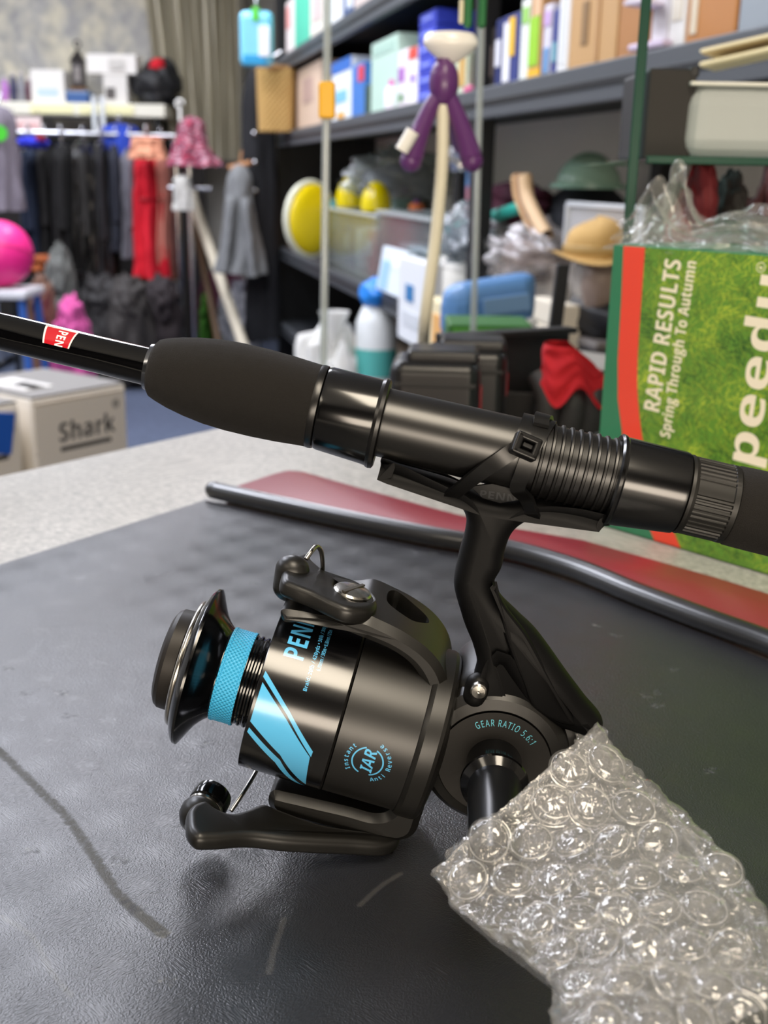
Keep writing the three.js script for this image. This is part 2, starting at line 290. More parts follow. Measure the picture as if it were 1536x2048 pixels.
{
  const spool = new THREE.Group(); spool.name = 'spool'; reel.add(spool);
  part('spool_lip', revolve(kp([[-284, 40], [-282, 112], [-274, 122], [-266, 144], [-260, 155], [-255, 159], [-250, 159], [-246, 152], [-240, 140], [-233, 126], [-226, 114], [-218, 104], [-211, 97], [-204, 92]]), 128, .6), mGloss, spool);
  part('chrome_ring', new THREE.TorusGeometry(122 * K, 6 * K, 12, 96).rotateY(Math.PI / 2).translate(-275 * K, 0, 0), mSteel, spool, 'thin chrome ring');
  const ar = []; for (let x = -236; x <= -100; x += 3) ar.push([x, (Math.floor((x + 236) / 6) % 2) ? 92 : 89.5]);
  part('arbor', revolve(kp(ar), 96, .3), mGloss, spool);
  const dots = noiseTex(64, (x, y) => { const f = (a, b) => { const dx = a - Math.round(a), dy = b - Math.round(b); return Math.exp(-(dx * dx + dy * dy) * 26); }; return Math.max(f(x, y), f(x + .5, y + .5)); });
  dots.repeat.set(64, 5);
  part('line_band', revolve(kp([[-202, 91], [-202, 94.6], [-197, 95.4], [-196, 94], [-162, 94], [-161, 95.4], [-156, 94.6], [-156, 91]]), 128, .3), std(0x3cb0e4, 0.45, { bumpMap: dots, bumpScale: 0.0004 }), spool, 'light blue dimpled rubber band');
  // the skirt with its print
  const RS = 165 * K, u0 = -118 * K, u1 = 46 * K, CW = 2048, CH = 330;
  const toC = (px, py, r = RS, a = u0, b = u1) => { const [th, u] = onCyl(px, py, r); return [th / (2 * Math.PI) * CW, (1 - (u - a) / (b - a)) * CH]; };
  const fill = (c, pts, map = toC) => { for (const o of [0, CW]) { c.beginPath(); pts.forEach((p, i) => { const q = map(...p); i ? c.lineTo(q[0] + o, q[1]) : c.moveTo(q[0] + o, q[1]); }); c.closePath(); c.fill(); } };
  // writes a text from pixel a to pixel b along the circumference, sized h (metres) along the axis
  const mmX = 2 * Math.PI * RS / CW, mmY = (u1 - u0) / CH;
  function write(c, text, a, b, h, font, map = toC, sx = mmX, sy = mmY, lengthFix) {
    const A = map(...a), B = map(...b), len = lengthFix ?? Math.abs(B[0] - A[0]);
    for (const o of [0, CW]) { c.save(); c.translate(A[0] + o, A[1]);
    // going up the photograph the angle falls, so the text runs towards smaller x; letters' tops face the front (small u = large canvas y)
    c.scale(-1, -1); c.font = font; c.textBaseline = 'alphabetic';
    const w = c.measureText(text).width, fs = parseFloat(font.match(/(\d+)px/)[1]) * 0.72;
    c.scale(len / w, (h / sy) / fs); c.fillText(text, 0, 0); c.restore(); }
  }
  const tex = canvasTex(CW, CH, (c) => {
    c.fillStyle = '#08080a'; c.fillRect(0, 0, CW, CH); c.fillStyle = BLUE;
    fill(c, [[525, 1364], [573, 1439], [620, 1514], [612, 1568], [560, 1510], [500, 1443]]);
    fill(c, [[531, 1341], [526, 1353], [574, 1430], [622, 1514], [626, 1503], [580, 1424]]);
    fill(c, [[498, 1455], [494, 1464], [550, 1525], [600, 1571], [611, 1573], [560, 1520]]);
    write(c, 'PENN', [605, 1326], [634, 1240], 0.0070, 'bold 100px sans-serif');
    write(c, 'Braid: 20lb / 420yds • 30lb / 300yds', [613, 1384], [654, 1248], 0.00135, 'bold 60px sans-serif');
    write(c, '0.20mm / 385m • 0.36mm / 275m', [640, 1343], [668, 1262], 0.00135, 'bold 60px sans-serif');
  });
  tex.wrapS = THREE.RepeatWrapping;
  part('skirt', revolve(kp([[-118, 164], [40, 166], [46, 166]]), 160, .3), std(0xffffff, 0.19, { map: tex, ior: 1.65 }), spool, 'glossy black skirt with light blue stripes and lettering');
  part('skirt_rim', revolve(kp([[-104, 92], [-108, 150], [-114, 156], [-118.5, 159], [-119, 163], [-117.9, 164.05]]), 128, .4), mGloss, spool);
  part('skirt_back', revolve(kp([[46, 166], [50, 163], [51, 150], [48, 60]]), 96, .4), mBody, spool);
  // rotor cup with the anti-reverse emblem
  const RC = 164 * K, c0 = 52 * K, c1 = 205 * K, EH = 310;
  const toR = (px, py) => { const [th, u] = onCyl(px, py, RC); return [((th / (2 * Math.PI)) % 1 + 1) % 1 * CW, (1 - (u - c0) / (c1 - c0)) * EH]; };
  const rtex = canvasTex(CW, EH, (c) => {
    c.fillStyle = '#121110'; c.fillRect(0, 0, CW, EH);
    const q = toR(735, 1524), X = 2 * Math.PI * RC / CW, Y = (c1 - c0) / EH;
    c.save(); c.translate(...q); c.scale(-1 / (X * 1e3), -1 / (Y * 1e3)); // now in millimetres, x along the reading direction, y towards the back
    c.strokeStyle = c.fillStyle = BLUE; c.lineWidth = .55;
    c.beginPath(); c.arc(0, 0, 5.2, Math.PI * 1.12, Math.PI * 1.9); c.stroke(); c.beginPath(); c.arc(0, 0, 5.2, Math.PI * 0.12, Math.PI * 0.9); c.stroke();
    c.font = 'bold italic 100px sans-serif'; c.textAlign = 'center'; c.textBaseline = 'middle';
    c.save(); c.scale(.052, .058); c.fillText('IAR', 0, 4); c.restore();
    const arc = (s, r, mid, step, flip) => { c.font = 'bold 100px sans-serif'; [...s].forEach((ch, i) => { const a = mid + (i - (s.length - 1) / 2) * step; c.save(); c.rotate(a); c.translate(0, flip ? r : -r); c.scale(.023, .023); c.fillText(ch, 0, 0); c.restore(); }); };
    arc('Instant', 7.3, 0, 0.225, false); arc('Anti Reverse', 7.3, 0, -0.205, true);
    c.restore();
  });
  const rotor = new THREE.Group(); rotor.name = 'rotor'; reel.add(rotor);
  part('rotor_cup', revolve(kp([[52, 164], [200, 164], [205, 164]]), 160, .3), std(0xffffff, 0.38, { map: rtex, ior: 1.6 }), rotor, 'matt black cup with light blue lettering');
  part('rotor_back', revolve(kp([[196, 163], [197, 167], [200, 169], [206, 171.5], [234, 171.5], [241, 169], [246, 164], [252, 140], [262, 90]]), 128, .25), mGraph, rotor);
  part('rotor_front', revolve(kp([[60, 70], [52, 150], [52, 164]]), 96, .4), mBody, rotor);
  // C-shaped frame: two arms and the bridge behind the cup
  const NF = 0.0150;
  const outer = [[560, 1226], [600, 1228], [640, 1236], [698, 1236], [728, 1234], [763, 1248], [812, 1273], [857, 1306], [884, 1340], [897, 1380], [894, 1425], [880, 1500], [862, 1570], [842, 1640], [826, 1676], [800, 1688], [760, 1684], [690, 1672], [610, 1652], [553, 1634], [536, 1618], [536, 1597]];
  const inner = [[545, 1588], [570, 1592], [640, 1608], [700, 1622], [745, 1634], [770, 1632], [788, 1618], [800, 1595], [816, 1540], [832, 1470], [845, 1410], [846, 1376], [825, 1338], [787, 1308], [713, 1276], [650, 1254], [600, 1250], [565, 1248]];
  const cut = (poly, v0, v1, v) => { const g = extr(poly.map(([x, y]) => LV(x, y, v)), v1 - v0, 0, { n: 40 }); g.rotateX(Math.PI / 2); g.translate(0, (v0 + v1) / 2, 0); return g; };
  const FD = .038; let frame = extr([...outer, ...inner].map(([x, y]) => L(x, y, NF)), FD, 0.0026, { n: 260, seg: 1, crease: .38 }); frame.translate(0, 0, NF - FD / 2);
  try {
    const ev = new Evaluator(); ev.attributes = ['position', 'normal']; ev.useGroups = false;
    const A = new Brush(frame); A.updateMatrixWorld();
    const B = new Brush(cut([[765, 1222], [772, 1209], [786, 1208], [820, 1225], [852, 1241], [857, 1249], [842, 1256], [818, 1258], [790, 1248], [768, 1234]], .018, .06, .036)); B.updateMatrixWorld();
    const C = ev.evaluate(A, B, SUBTRACTION);
    const g = new THREE.BufferGeometry(); g.setAttribute('position', C.geometry.attributes.position.clone()); if (C.geometry.index) g.setIndex(C.geometry.index.clone());
    const dr = C.geometry.drawRange; let h = g.index ? g.toNonIndexed() : g;
    if (dr.count !== Infinity && dr.count < h.attributes.position.count) { const a = h.attributes.position.array.slice(dr.start * 3, (dr.start + dr.count) * 3); h = new THREE.BufferGeometry(); h.setAttribute('position', new THREE.BufferAttribute(a, 3)); }
    frame = creased(h, .45);
  } catch (e) { console.log('csg', e.message); }
  part('rotor_frame', frame, mGraph, rotor);
  // lower arm cover plate with two screw holes
  const plate = extr([[548, 1588], [552, 1568], [575, 1562], [660, 1580], [745, 1600], [740, 1622], [700, 1618], [640, 1604]].map(([x, y]) => LV(x, y, -.0338)), 0.0012, .0003, { n: 60 });
  plate.rotateX(Math.PI / 2); plate.translate(0, -.0338, 0); part('cover_plate', plate, std(0x6a6a68, 0.6), rotor, 'flat grey cover plate');
  for (const [x, y] of [[592, 1571], [729, 1600]]) { const [a, b] = LV(x, y, -.0331); part('screw_hole', new THREE.CylinderGeometry(.0011, .0011, .0008, 16).translate(a, -.0331, b), M.black, rotor); }
  // small step inside the cup's rim
  // bail lever on the upper arm
  const lever = extr([[566, 1140], [572, 1127], [592, 1108], [614, 1106], [630, 1122], [664, 1147], [713, 1162], [750, 1191], [756, 1209], [738, 1218], [698, 1217], [664, 1204], [627, 1186], [589, 1171], [567, 1160]].map(([x, y]) => LV(x, y, .0455)), .0062, .0022, { n: 100, seg: 4, crease: .7, holes: [[[672, 1168], [682, 1160], [704, 1166], [730, 1184], [738, 1198], [728, 1200], [705, 1199], [684, 1184]].map(([x, y]) => LV(x, y, .0455))] });
  lever.rotateX(Math.PI / 2); lever.translate(0, .0425, 0);
  const bail = new THREE.Group(); bail.name = 'bail'; reel.add(bail);
  part('bail_lever', lever, mGraph, bail);
  { const [a, b] = LV(700, 1200, .040); part('pivot_boss', revolve([[-.0035, .0105], [-.003, .0115], [.001, .0118], [.0014, .0105], [.0014, 0]], 48, .4).rotateZ(Math.PI / 2).translate(a, .0372, b), mBody, bail); }
  { // slotted screw
    const [a, b] = LV(705, 1184, .0455);
    const s = revolve([[-.003, .0066], [0, .0066], [.0006, .0060], [.0011, .004], [.0013, 0]], 40, .5).rotateZ(Math.PI / 2);
    part('pivot_screw', s.translate(a, .0458, b), mSteel, bail, 'polished steel slotted screw');
    part('screw_slot', new THREE.BoxGeometry(.0012, .0006, .0124).rotateY(-.5).translate(a, .04695, b), std(0x6f6a62, .5, { metalness: 1 }), bail);
  }
  { // rounded hub at the lever's tip that holds the wire
    const [a, b] = LV(588, 1140, .0445);
    part('wire_hub', displaced(new THREE.CapsuleGeometry(.0052, .0065, 8, 20), (v) => { v.x *= 1.15; }).rotateZ(.1).translate(a - .0002, .0412, b), mGraph, bail);
  }
  // lower bail arm with line roller
  const arm = extr([[374, 1640], [376, 1622], [390, 1608], [412, 1604], [432, 1618], [458, 1628], [490, 1622], [525, 1610], [560, 1622], [640, 1650], [760, 1668], [800, 1676], [780, 1692], [700, 1690], [577, 1684], [500, 1676], [430, 1680], [395, 1678], [378, 1662]].map(([x, y]) => LV(x, y, -.0375)), .0068, .0028, { n: 140, seg: 5, crease: .8 });
  arm.rotateX(Math.PI / 2); arm.translate(0, -.0395, 0); part('bail_arm', arm, mGraph, bail);
  {
    const c = L3(398, 1636, .0175), d = L3(428, 1588, .006), ax = d.clone().sub(c).normalize(), q = new THREE.Quaternion().setFromUnitVectors(V3(1, 0, 0), ax);
    const put = (prof, m, n, lab) => part(n, revolve(prof, 48, .5).applyQuaternion(q).translate(c.x, c.y, c.z), m, bail, lab);
    put([[-.0052, 0], [-.0048, .0034], [-.0034, .0058], [-.0008, .0074], [.0020, .0077], [.0036, .0072], [.0042, .006]], mGraph, 'roller_cap');
    put([[.0042, .0062], [.0046, .0067], [.0054, .0067], [.0058, .0062]], mSteel, 'roller_ring', 'polished steel ring');
    put([[.0058, .0064], [.0064, .0070], [.0080, .0072], [.0105, .0072], [.0122, .0068], [.0126, .004], [.0126, 0]], mGloss, 'line_roller', 'glossy black roller');
    put([[-.0060, 0], [-.0059, .0018], [-.0054, .0030], [-.0040, .0034]], mSteel, 'roller_screw', 'small steel screw');
  }
  // bail wire: from the roller round behind the spool to the lever's tip
  const w = [L3(462, 1622, .004), L3(490, 1580, -.003), L3(516, 1535, -.012), L3(545, 1470, -.028), L3(585, 1390, -.040), L3(620, 1300, -.040), L3(634, 1215, -.026), L3(643, 1160, -.014), L3(645, 1125, -.006), L3(641, 1100, -.002), L3(632, 1093, .002), L3(622, 1104, .006), L3(612, 1118, .008)];
  part('bail_wire', tube(w, .00085, 120, 8), mSteel, bail, 'bent steel wire');
  // drag knob in front of the spool
  part('drag_knob', revolve(kp([[-326, 0], [-325, 66], [-322, 82], [-316, 93], [-308, 98], [-286, 99], [-281, 95]]), 72, .4, (a) => 1 + .05 * Math.cos(2 * a)), std(0x24211f, .45, { metalness: .3 }), reel, 'matt dark drag knob');
  // gearbox and its side cover
  const body = extr([[905, 1388], [928, 1358], [965, 1340], [1010, 1338], [1050, 1356], [1090, 1386], [1130, 1424], [1168, 1456], [1172, 1490], [1150, 1530], [1100, 1568], [1040, 1592], [960, 1594], [892, 1582], [866, 1552], [878, 1480], [893, 1420]].map(([x, y]) => L(x, y, .012)), .036, .006, { n: 120, seg: 4, crease: .6 });
  body.translate(0, 0, -.004); const gear = part('gearbox', body, mGraph, reel);
  const hc = L(988, 1531, .022);
  const zrev = (prof, seg = 96, cr = .4) => revolve(prof, seg, cr).rotateY(-Math.PI / 2).translate(hc[0], hc[1], .022);
  part('side_cover', zrev([[-.010, .0262], [-.006, .0252], [-.003, .0228], [-.0018, .0195], [-.0022, .0190]]), mGraph, reel, 'domed graphite side cover');
  {
    const tN = 1024, RR = .0190;
    const gt = canvasTex(tN, tN, (c) => {
      c.fillStyle = '#1c1a18'; c.fillRect(0, 0, tN, tN); c.translate(tN / 2, tN / 2); c.fillStyle = '#6fd0e6'; c.font = '60px sans-serif'; c.textAlign = 'center'; c.textBaseline = 'middle';
      const s = 'GEAR RATIO 5.6:1', ws = [...s].map((ch) => c.measureText(ch).width), tot = ws.reduce((a, b) => a + b, 0); let acc = 0;
      [...s].forEach((ch, i) => { const a = (acc + ws[i] / 2 - tot / 2) / tot * 1.5 + 0.02; acc += ws[i]; c.save(); c.rotate(a); c.translate(0, -.0152 / RR * tN / 2); c.scale(1.0, 1.55); c.fillText(ch, 0, 0); c.restore(); });
    });
    const ring = new THREE.RingGeometry(.0085, RR, 96, 1).translate(hc[0], hc[1], .022 - .0012);
    part('ratio_ring', ring, std(0xffffff, .42, { map: gt }), gear, 'dark ring lettered in light blue');
  }
  part('handle_collar', zrev([[-.002, .0094], [.006, .0092], [.0095, .0090], [.0105, .0106], [.0118, .0112], [.0128, .0110], [.0150, .0086]], 64, .35), mGloss, reel, 'glossy black bevelled collar');
  part('handle_shaft', zrev([[.0140, .0088], [.05, .0080], [.058, .0078], [.059, 0]], 64, .4), std(0x17181a, .3, { metalness: .2 }), reel);
  // stem: foot, leg and two prongs
  const fwd = (py) => { const t = Math.max(0, Math.min(1, (py - 1190) / 130)); return .0105 * t * t * (3 - 2 * t); };
  const vA = L(950, 1190, 0)[1], vB = L(985, 1320, .0105)[1], push = (g, k = 1) => { const p = g.attributes.position; for (let i = 0; i < p.count; i++) { const t = Math.max(0, Math.min(1, (vA - p.getY(i)) / (vA - vB))); p.setZ(i, p.getZ(i) + k * .0105 * t * t * (3 - 2 * t)); } return g; };
  const stem = extr([[762, 918], [790, 928], [850, 945], [905, 962], [960, 985], [1010, 995], [1080, 992], [1150, 1004], [1218, 1030], [1218, 1046], [1150, 1034], [1090, 1030], [1052, 1038], [1026, 1058], [1010, 1095], [1003, 1130], [989, 1160], [1000, 1190], [1035, 1230], [1075, 1275], [1126, 1338], [1168, 1392], [1205, 1444], [1180, 1462], [1130, 1450], [1060, 1428], [1000, 1412], [962, 1404], [942, 1392], [944, 1360], [954, 1320], [946, 1282], [925, 1225], [908, 1165], [917, 1110], [931, 1055], [932, 1030], [920, 1008], [895, 996], [850, 975], [800, 950], [770, 936]].map(([x, y]) => L(x, y, fwd(y))), .0150, .0052, { n: 320, seg: 5, crease: .6, ends: .006, holes: [[[1000, 1322], [988, 1352], [976, 1390], [1010, 1402], [1052, 1412], [1034, 1376], [1014, 1340]].map(([x, y]) => L(x, y, fwd(y)))] }); push(stem);
  const st = part('stem', stem, std(0x0a0a0b, .5, { specularIntensity: .3 }), reel);
  part('stem_rib', push(extr([[985, 1165], [1000, 1240], [1012, 1290], [1040, 1352], [1072, 1420], [1150, 1448], [1110, 1370], [1060, 1290], [1015, 1220]].map(([x, y]) => L(x, y, .006 + fwd(y))), .004, .0015, { n: 90 }).translate(0, 0, .0058)), std(0x0a0a0b, .5, { specularIntensity: .3 }), st);
  { // raised diamond badge
    const pts = [[940, 972], [985, 966], [1040, 980], [1048, 998], [1000, 1006], [965, 996]], Z = .0066, map = (x, y) => L(x, y, Z);
    const a = map(946, 984), b = map(1046, 998), len = Math.hypot(b[0] - a[0], b[1] - a[1]), ang = Math.atan2(b[1] - a[1], b[0] - a[0]);
    const g = extr(pts.map((p) => map(...p)), .0012, .0003, { soft: false }); g.translate(0, 0, Z);
    const p = g.attributes.position, uv = new Float32Array(p.count * 2);
    for (let i = 0; i < p.count; i++) { const dx = p.getX(i) - a[0], dy = p.getY(i) - a[1]; uv[i * 2] = (dx * Math.cos(ang) + dy * Math.sin(ang)) / len; uv[i * 2 + 1] = .5 + (-dx * Math.sin(ang) + dy * Math.cos(ang)) / len * 2; }
    g.setAttribute('uv', new THREE.BufferAttribute(uv, 2));
    const tx = canvasTex(512, 256, (c) => { c.fillStyle = '#0d0d0f'; c.fillRect(0, 0, 512, 256); c.fillStyle = '#2a2c2f'; c.font = 'bold 110px sans-serif'; c.textAlign = 'center'; c.textBaseline = 'middle'; c.scale(1.3, 1); c.fillText('PENN', 196, 130); });
    tx.wrapS = tx.wrapT = THREE.ClampToEdgeWrapping;
    part('foot_badge', g, std(0xffffff, .5, { map: tx, specularIntensity: .5 }), st, 'diamond badge lettered PENN');
  }
  { const c = L3(957, 1383, .0215); part('body_screw', revolve([[-.004, .0027], [0, .0027], [.0006, .0022], [.0008, .0006], [.0003, .0005], [.0002, 0]], 32, .5).rotateY(-Math.PI / 2).translate(c.x, c.y, c.z), mSteel, reel, 'small steel cross-head screw');
    part('screw_boss', new THREE.CapsuleGeometry(.0042, .004, 6, 20).rotateZ(.1).translate(c.x, c.y - .0022, c.z - .0052), std(0x0b0b0b, .45, { specularIntensity: .4 }), reel); }
}

// ---------------------------------------------------------------- the rod
{
  const A = wor(L3(305, 735, 0)), B = wor(L3(1457, 1009, 0)), X = B.clone().sub(A).normalize(), Z = NN.clone().addScaledVector(X, -NN.dot(X)).normalize(), Y = Z.clone().cross(X);
  const rq = new THREE.Quaternion().setFromRotationMatrix(new THREE.Matrix4().makeBasis(X, Y, Z));
  const g = thing('fishing_rod', 'black fishing rod with foam grips above the reel, blank running off to the left', 'fishing rod', A); g.quaternion.copy(rq);
  const inv = rq.clone().invert(), dep = A.clone().sub(camera.position).dot(V3(0, 0, -1).applyQuaternion(camera.quaternion)), k = dep / F;
  const xa = (px) => { const py = 735 + (px - 305) * (1009 - 735) / (1457 - 305); const w = onPlane(px, py, O, NN); return w.sub(A).applyQuaternion(inv).x; }; // where along the axis
  const P = (list) => list.map(([px, r]) => [xa(px), r * k]);
  const mFoam = std(0x110e0b, 0.95, { sheen: .06, sheenRoughness: .6, sheenColor: new THREE.Color(.5, .45, .4) });
  const pores = noiseTex(256, (x, y) => { const v = per(x, y, 50, 8); return .5 + v * .5; }); pores.repeat.set(10, 8); mFoam.bumpMap = pores; mFoam.bumpScale = 0.00025;
  const gloss = std(0x040405, 0.07, { ior: 1.6 }), satin = std(0x0b0a0a, 0.3, { ior: 1.55 });
  const bump = (a, x) => 1 + .006 * Math.sin(a * 7 + x * 90) + .004 * nz(x * 160, Math.cos(a) * 2, Math.sin(a) * 2);
  const prof = []; for (let px = -420; px <= 330; px += 10) prof.push([px, 37 + Math.max(0, (px - 200)) * .012 + (px < -100 ? (px + 100) * .02 : 0)]);
  part('blank', revolve(P(prof), 64, .6, bump), gloss, g, 'glossy black lacquered blank');
  { // red badge printed round the blank: a curved patch just proud of it
    const th = (py) => 0, r0 = 38.6 * k, ua = xa(92), ub = xa(157);
    const geo = gridGeo(20, 20, (s, t) => { const a = rad(18 + t * 62), x0 = ua + (t > .1 ? 0 : 0), inset = .16 * (t); const x = ua + (ub - ua) * (inset * .6 + s * (1 - inset * 1.25)); return V3(x, r0 * Math.cos(a), r0 * Math.sin(a)); });
    const tx = canvasTex(256, 256, (c) => { c.fillStyle = '#f4f0ee'; c.fillRect(0, 0, 256, 256); c.fillStyle = '#c3202c'; c.fillRect(14, 0, 226, 240); c.fillStyle = '#fff'; c.font = 'bold 120px sans-serif'; c.translate(70, 210); c.rotate(-Math.PI / 2); c.scale(1, .9); c.fillText('PENN', -10, 80); }); tx.wrapS = THREE.RepeatWrapping; tx.repeat.x = -1; tx.offset.x = 1;
    part('blank_badge', geo, std(0xffffff, .1, { map: tx, clearcoat: 1, side: THREE.DoubleSide }), g, 'red badge with white lettering');
  }
  part('winding_check', revolve(P([[296, 40], [297, 46], [304, 47], [310, 44]]), 48, .5), std(0x8d9096, .2, { metalness: 1 }), g, 'thin metal ring');
  part('fore_grip', revolve(P([[303, 36], [305, 50], [311, 58], [325, 64], [350, 72], [385, 80], [425, 86], [470, 89], [520, 89], [570, 87], [610, 84], [628, 83], [630, 60]]), 96, .7, (a, x) => 1 + .006 * nz(x * 400, Math.cos(a) * 9, Math.sin(a) * 9)), mFoam, g, 'dark foam fore grip');
  part('grip_ring', revolve(P([[627, 70], [628, 83.5], [634, 84.5], [641, 83.5], [643, 70]]), 96, .5), satin, g);
  // hood: eccentric, its lower side deeper to take the reel foot
  const hood = (list, ecc) => { const geo = revolve(P(list), 96, .45); const x0 = xa(list[0][0]), x1 = xa(list[list.length - 1][0]); return displaced(geo, (v) => { const t = (v.x - x0) / (x1 - x0), e = ecc(t); if (v.y < 0) v.y *= 1 + e; else v.y *= 1 + 0 * e; }); };
  part('front_hood', creased(hood([[642, 70], [644, 82], [650, 84], [740, 83], [750, 83]], (t) => .12 * t * t), .45), std(0x050506, .17, { ior: 1.65 }), g, 'glossy black fixed hood');
  part('hood_lip', creased(hood([[748, 80], [750, 85], [756, 87], [763, 86], [766, 81], [764, 70]], () => .11), .45), satin, g);
  part('seat_barrel', revolve(P([[760, 60], [762, 69], [1062, 73], [1064, 60]]), 96, .45), std(0x0b0a0a, .33, { ior: 1.65 }), g, 'satin black seat barrel');
  const thr = []; for (let i = 0; i < 11; i++) { const x = 1052 + i * 17.5; thr.push([x, 73], [x + 1, 73], [x + 3, 77], [x + 7, 77.5], [x + 9, 73.5]); } thr.push([1244, 73]);
  part('threaded_barrel', revolve(P(thr), 96, .35), std(0x0c0b0b, .36, { ior: 1.6 }), g);
  part('locking_hood', creased(hood([[1222, 72], [1222, 84], [1226, 88], [1232, 87], [1236, 84], [1352, 83], [1358, 82], [1361, 74]], (t) => .16 * Math.max(0, 1 - t * 1.1)), .45), std(0x060607, .2, { ior: 1.65 }), g, 'glossy black sliding hood');
  part('locking_nut', revolve(P([[1361, 70], [1362, 79], [1368, 80], [1374, 78], [1375, 77], [1444, 77], [1446, 79], [1456, 79], [1458, 70]]), 360, .35, (a, x, i) => (i === 4 || i === 5) ? 1 + .018 * Math.max(-1, Math.min(1, 2.2 * Math.sin(a * 44))) * (Math.sin(a * 4 + .4) > -.72 ? 1 : 0) : 1), std(0x1a1917, .45, { metalness: .15 }), g, 'ribbed locking nut');
  part('rear_grip', revolve(P([[1457, 60], [1458, 77], [1463, 80], [1490, 81], [1560, 82], [2000, 84], [2300, 84], [2306, 70], [2306, 0]]), 96, .7, (a, x) => 1 + .005 * nz(x * 400, Math.cos(a) * 9, Math.sin(a) * 9)), mFoam, g, 'dark foam rear grip');
  // cable ties round the seat and the reel's foot
  const RB = 73 * k;
  function ribbon(pts, w, th) { // pts in the reel's axes; the flat side faces away from the rod's axis
    const c = new THREE.CatmullRomCurve3(pts, false, 'centripetal'), n = 70, pos = [], idx = [], ax0 = loc(A), ax = loc(A.clone().add(X)).sub(ax0);
    for (let i = 0; i <= n; i++) {
      const p = c.getPointAt(i / n), tg = c.getTangentAt(i / n), q = p.clone().sub(ax0); q.addScaledVector(ax, -q.dot(ax)); const nor = q.normalize(), side = tg.clone().cross(nor).normalize(), out = side.clone().cross(tg).normalize();
      for (const [a, b] of [[-1, -.5], [1, -.5], [1, .5], [-1, .5]]) { const v = p.clone().addScaledVector(side, a * w / 2).addScaledVector(out, b * th); pos.push(v.x, v.y, v.z); }
    }
    for (let i = 0; i < n; i++) for (let e = 0; e < 4; e++) { const a = i * 4 + e, b = i * 4 + (e + 1) % 4; idx.push(a, b, a + 4, b, b + 4, a + 4); }
    idx.push(0, 2, 1, 0, 3, 2); const m = n * 4; idx.push(m, m + 1, m + 2, m, m + 2, m + 3);
    const geo = new THREE.BufferGeometry(); geo.setAttribute('position', new THREE.Float32BufferAttribute(pos, 3)); geo.setIndex(idx); return creased(geo, .5);
  }
  const mTie = std(0x0a0a0b, .33);
  const tie = thing('cable_tie', 'black plastic cable tie with a square head strapping reel to rod', 'cable tie', O); tie.quaternion.copy(reelQ);
  const ns = RB + .0008;
  // point on the rod's surface at screen x and angle (0 = top, 90 = facing the camera side)
  const onRod = (px, deg, extra = .0009) => loc(V3(xa(px), (RB + extra) * Math.cos(rad(deg)), (RB + extra) * Math.sin(rad(deg))).applyQuaternion(rq).add(A));
  part('strap', ribbon([onRod(1050, -60), onRod(1045, -20), onRod(1040, 10), onRod(1035, 40), onRod(1030, 62)], .0052, .0014), mTie, tie);
  part('strap', ribbon([onRod(1022, 70), onRod(1000, 88), onRod(978, 108), onRod(958, 128, .002), L3(912, 984, .0085), L3(897, 997, .004), L3(893, 1000, -.004)], .0050, .0013), mTie, tie);
  const tie2 = thing('cable_tie', 'plain black cable tie strap running down round the right of the reel foot', 'cable tie', O); tie2.quaternion.copy(reelQ);
  part('strap', ribbon([onRod(1082, -40), onRod(1076, 0), onRod(1062, 40), onRod(1050, 72, .0016), onRod(1046, 100, .0016), onRod(1046, 125, .002), L3(1054, 1000, .0085), L3(1064, 1028, .0078), L3(1068, 1036, .002), L3(1068, 1036, -.005)], .0050, .0013), mTie, tie2);
  part('tail', ribbon([onRod(1078, -35, .0009), onRod(1068, -10, .0022), onRod(1060, 12, .0028), onRod(1060, 28, .0022)], .0050, .0013), mTie, tie2);
  {
    const c = onRod(1038, 66, .0042), hd = new THREE.Group(); hd.name = 'tie_head'; hd.position.copy(c); hd.rotation.set(-.45, .12, -.1); tie.add(hd);
    const w = .0085, h = .0072, d = .0048;
    part('head_block', mergeGeometries([rbox(w, h * .3, d, .0008).translate(0, h * .36, 0), rbox(w, h * .3, d, .0008).translate(0, -h * .36, 0), rbox(w * .3, h, d, .0008).translate(-w * .36, 0, 0), rbox(w * .26, h, d, .0008).translate(w * .37, 0, 0)]), mTie, hd);
    part('pawl', rbox(w * .4, h * .22, d * .6, .0004).translate(.0004, .0004, -.0006), M.black, hd);
  }
}

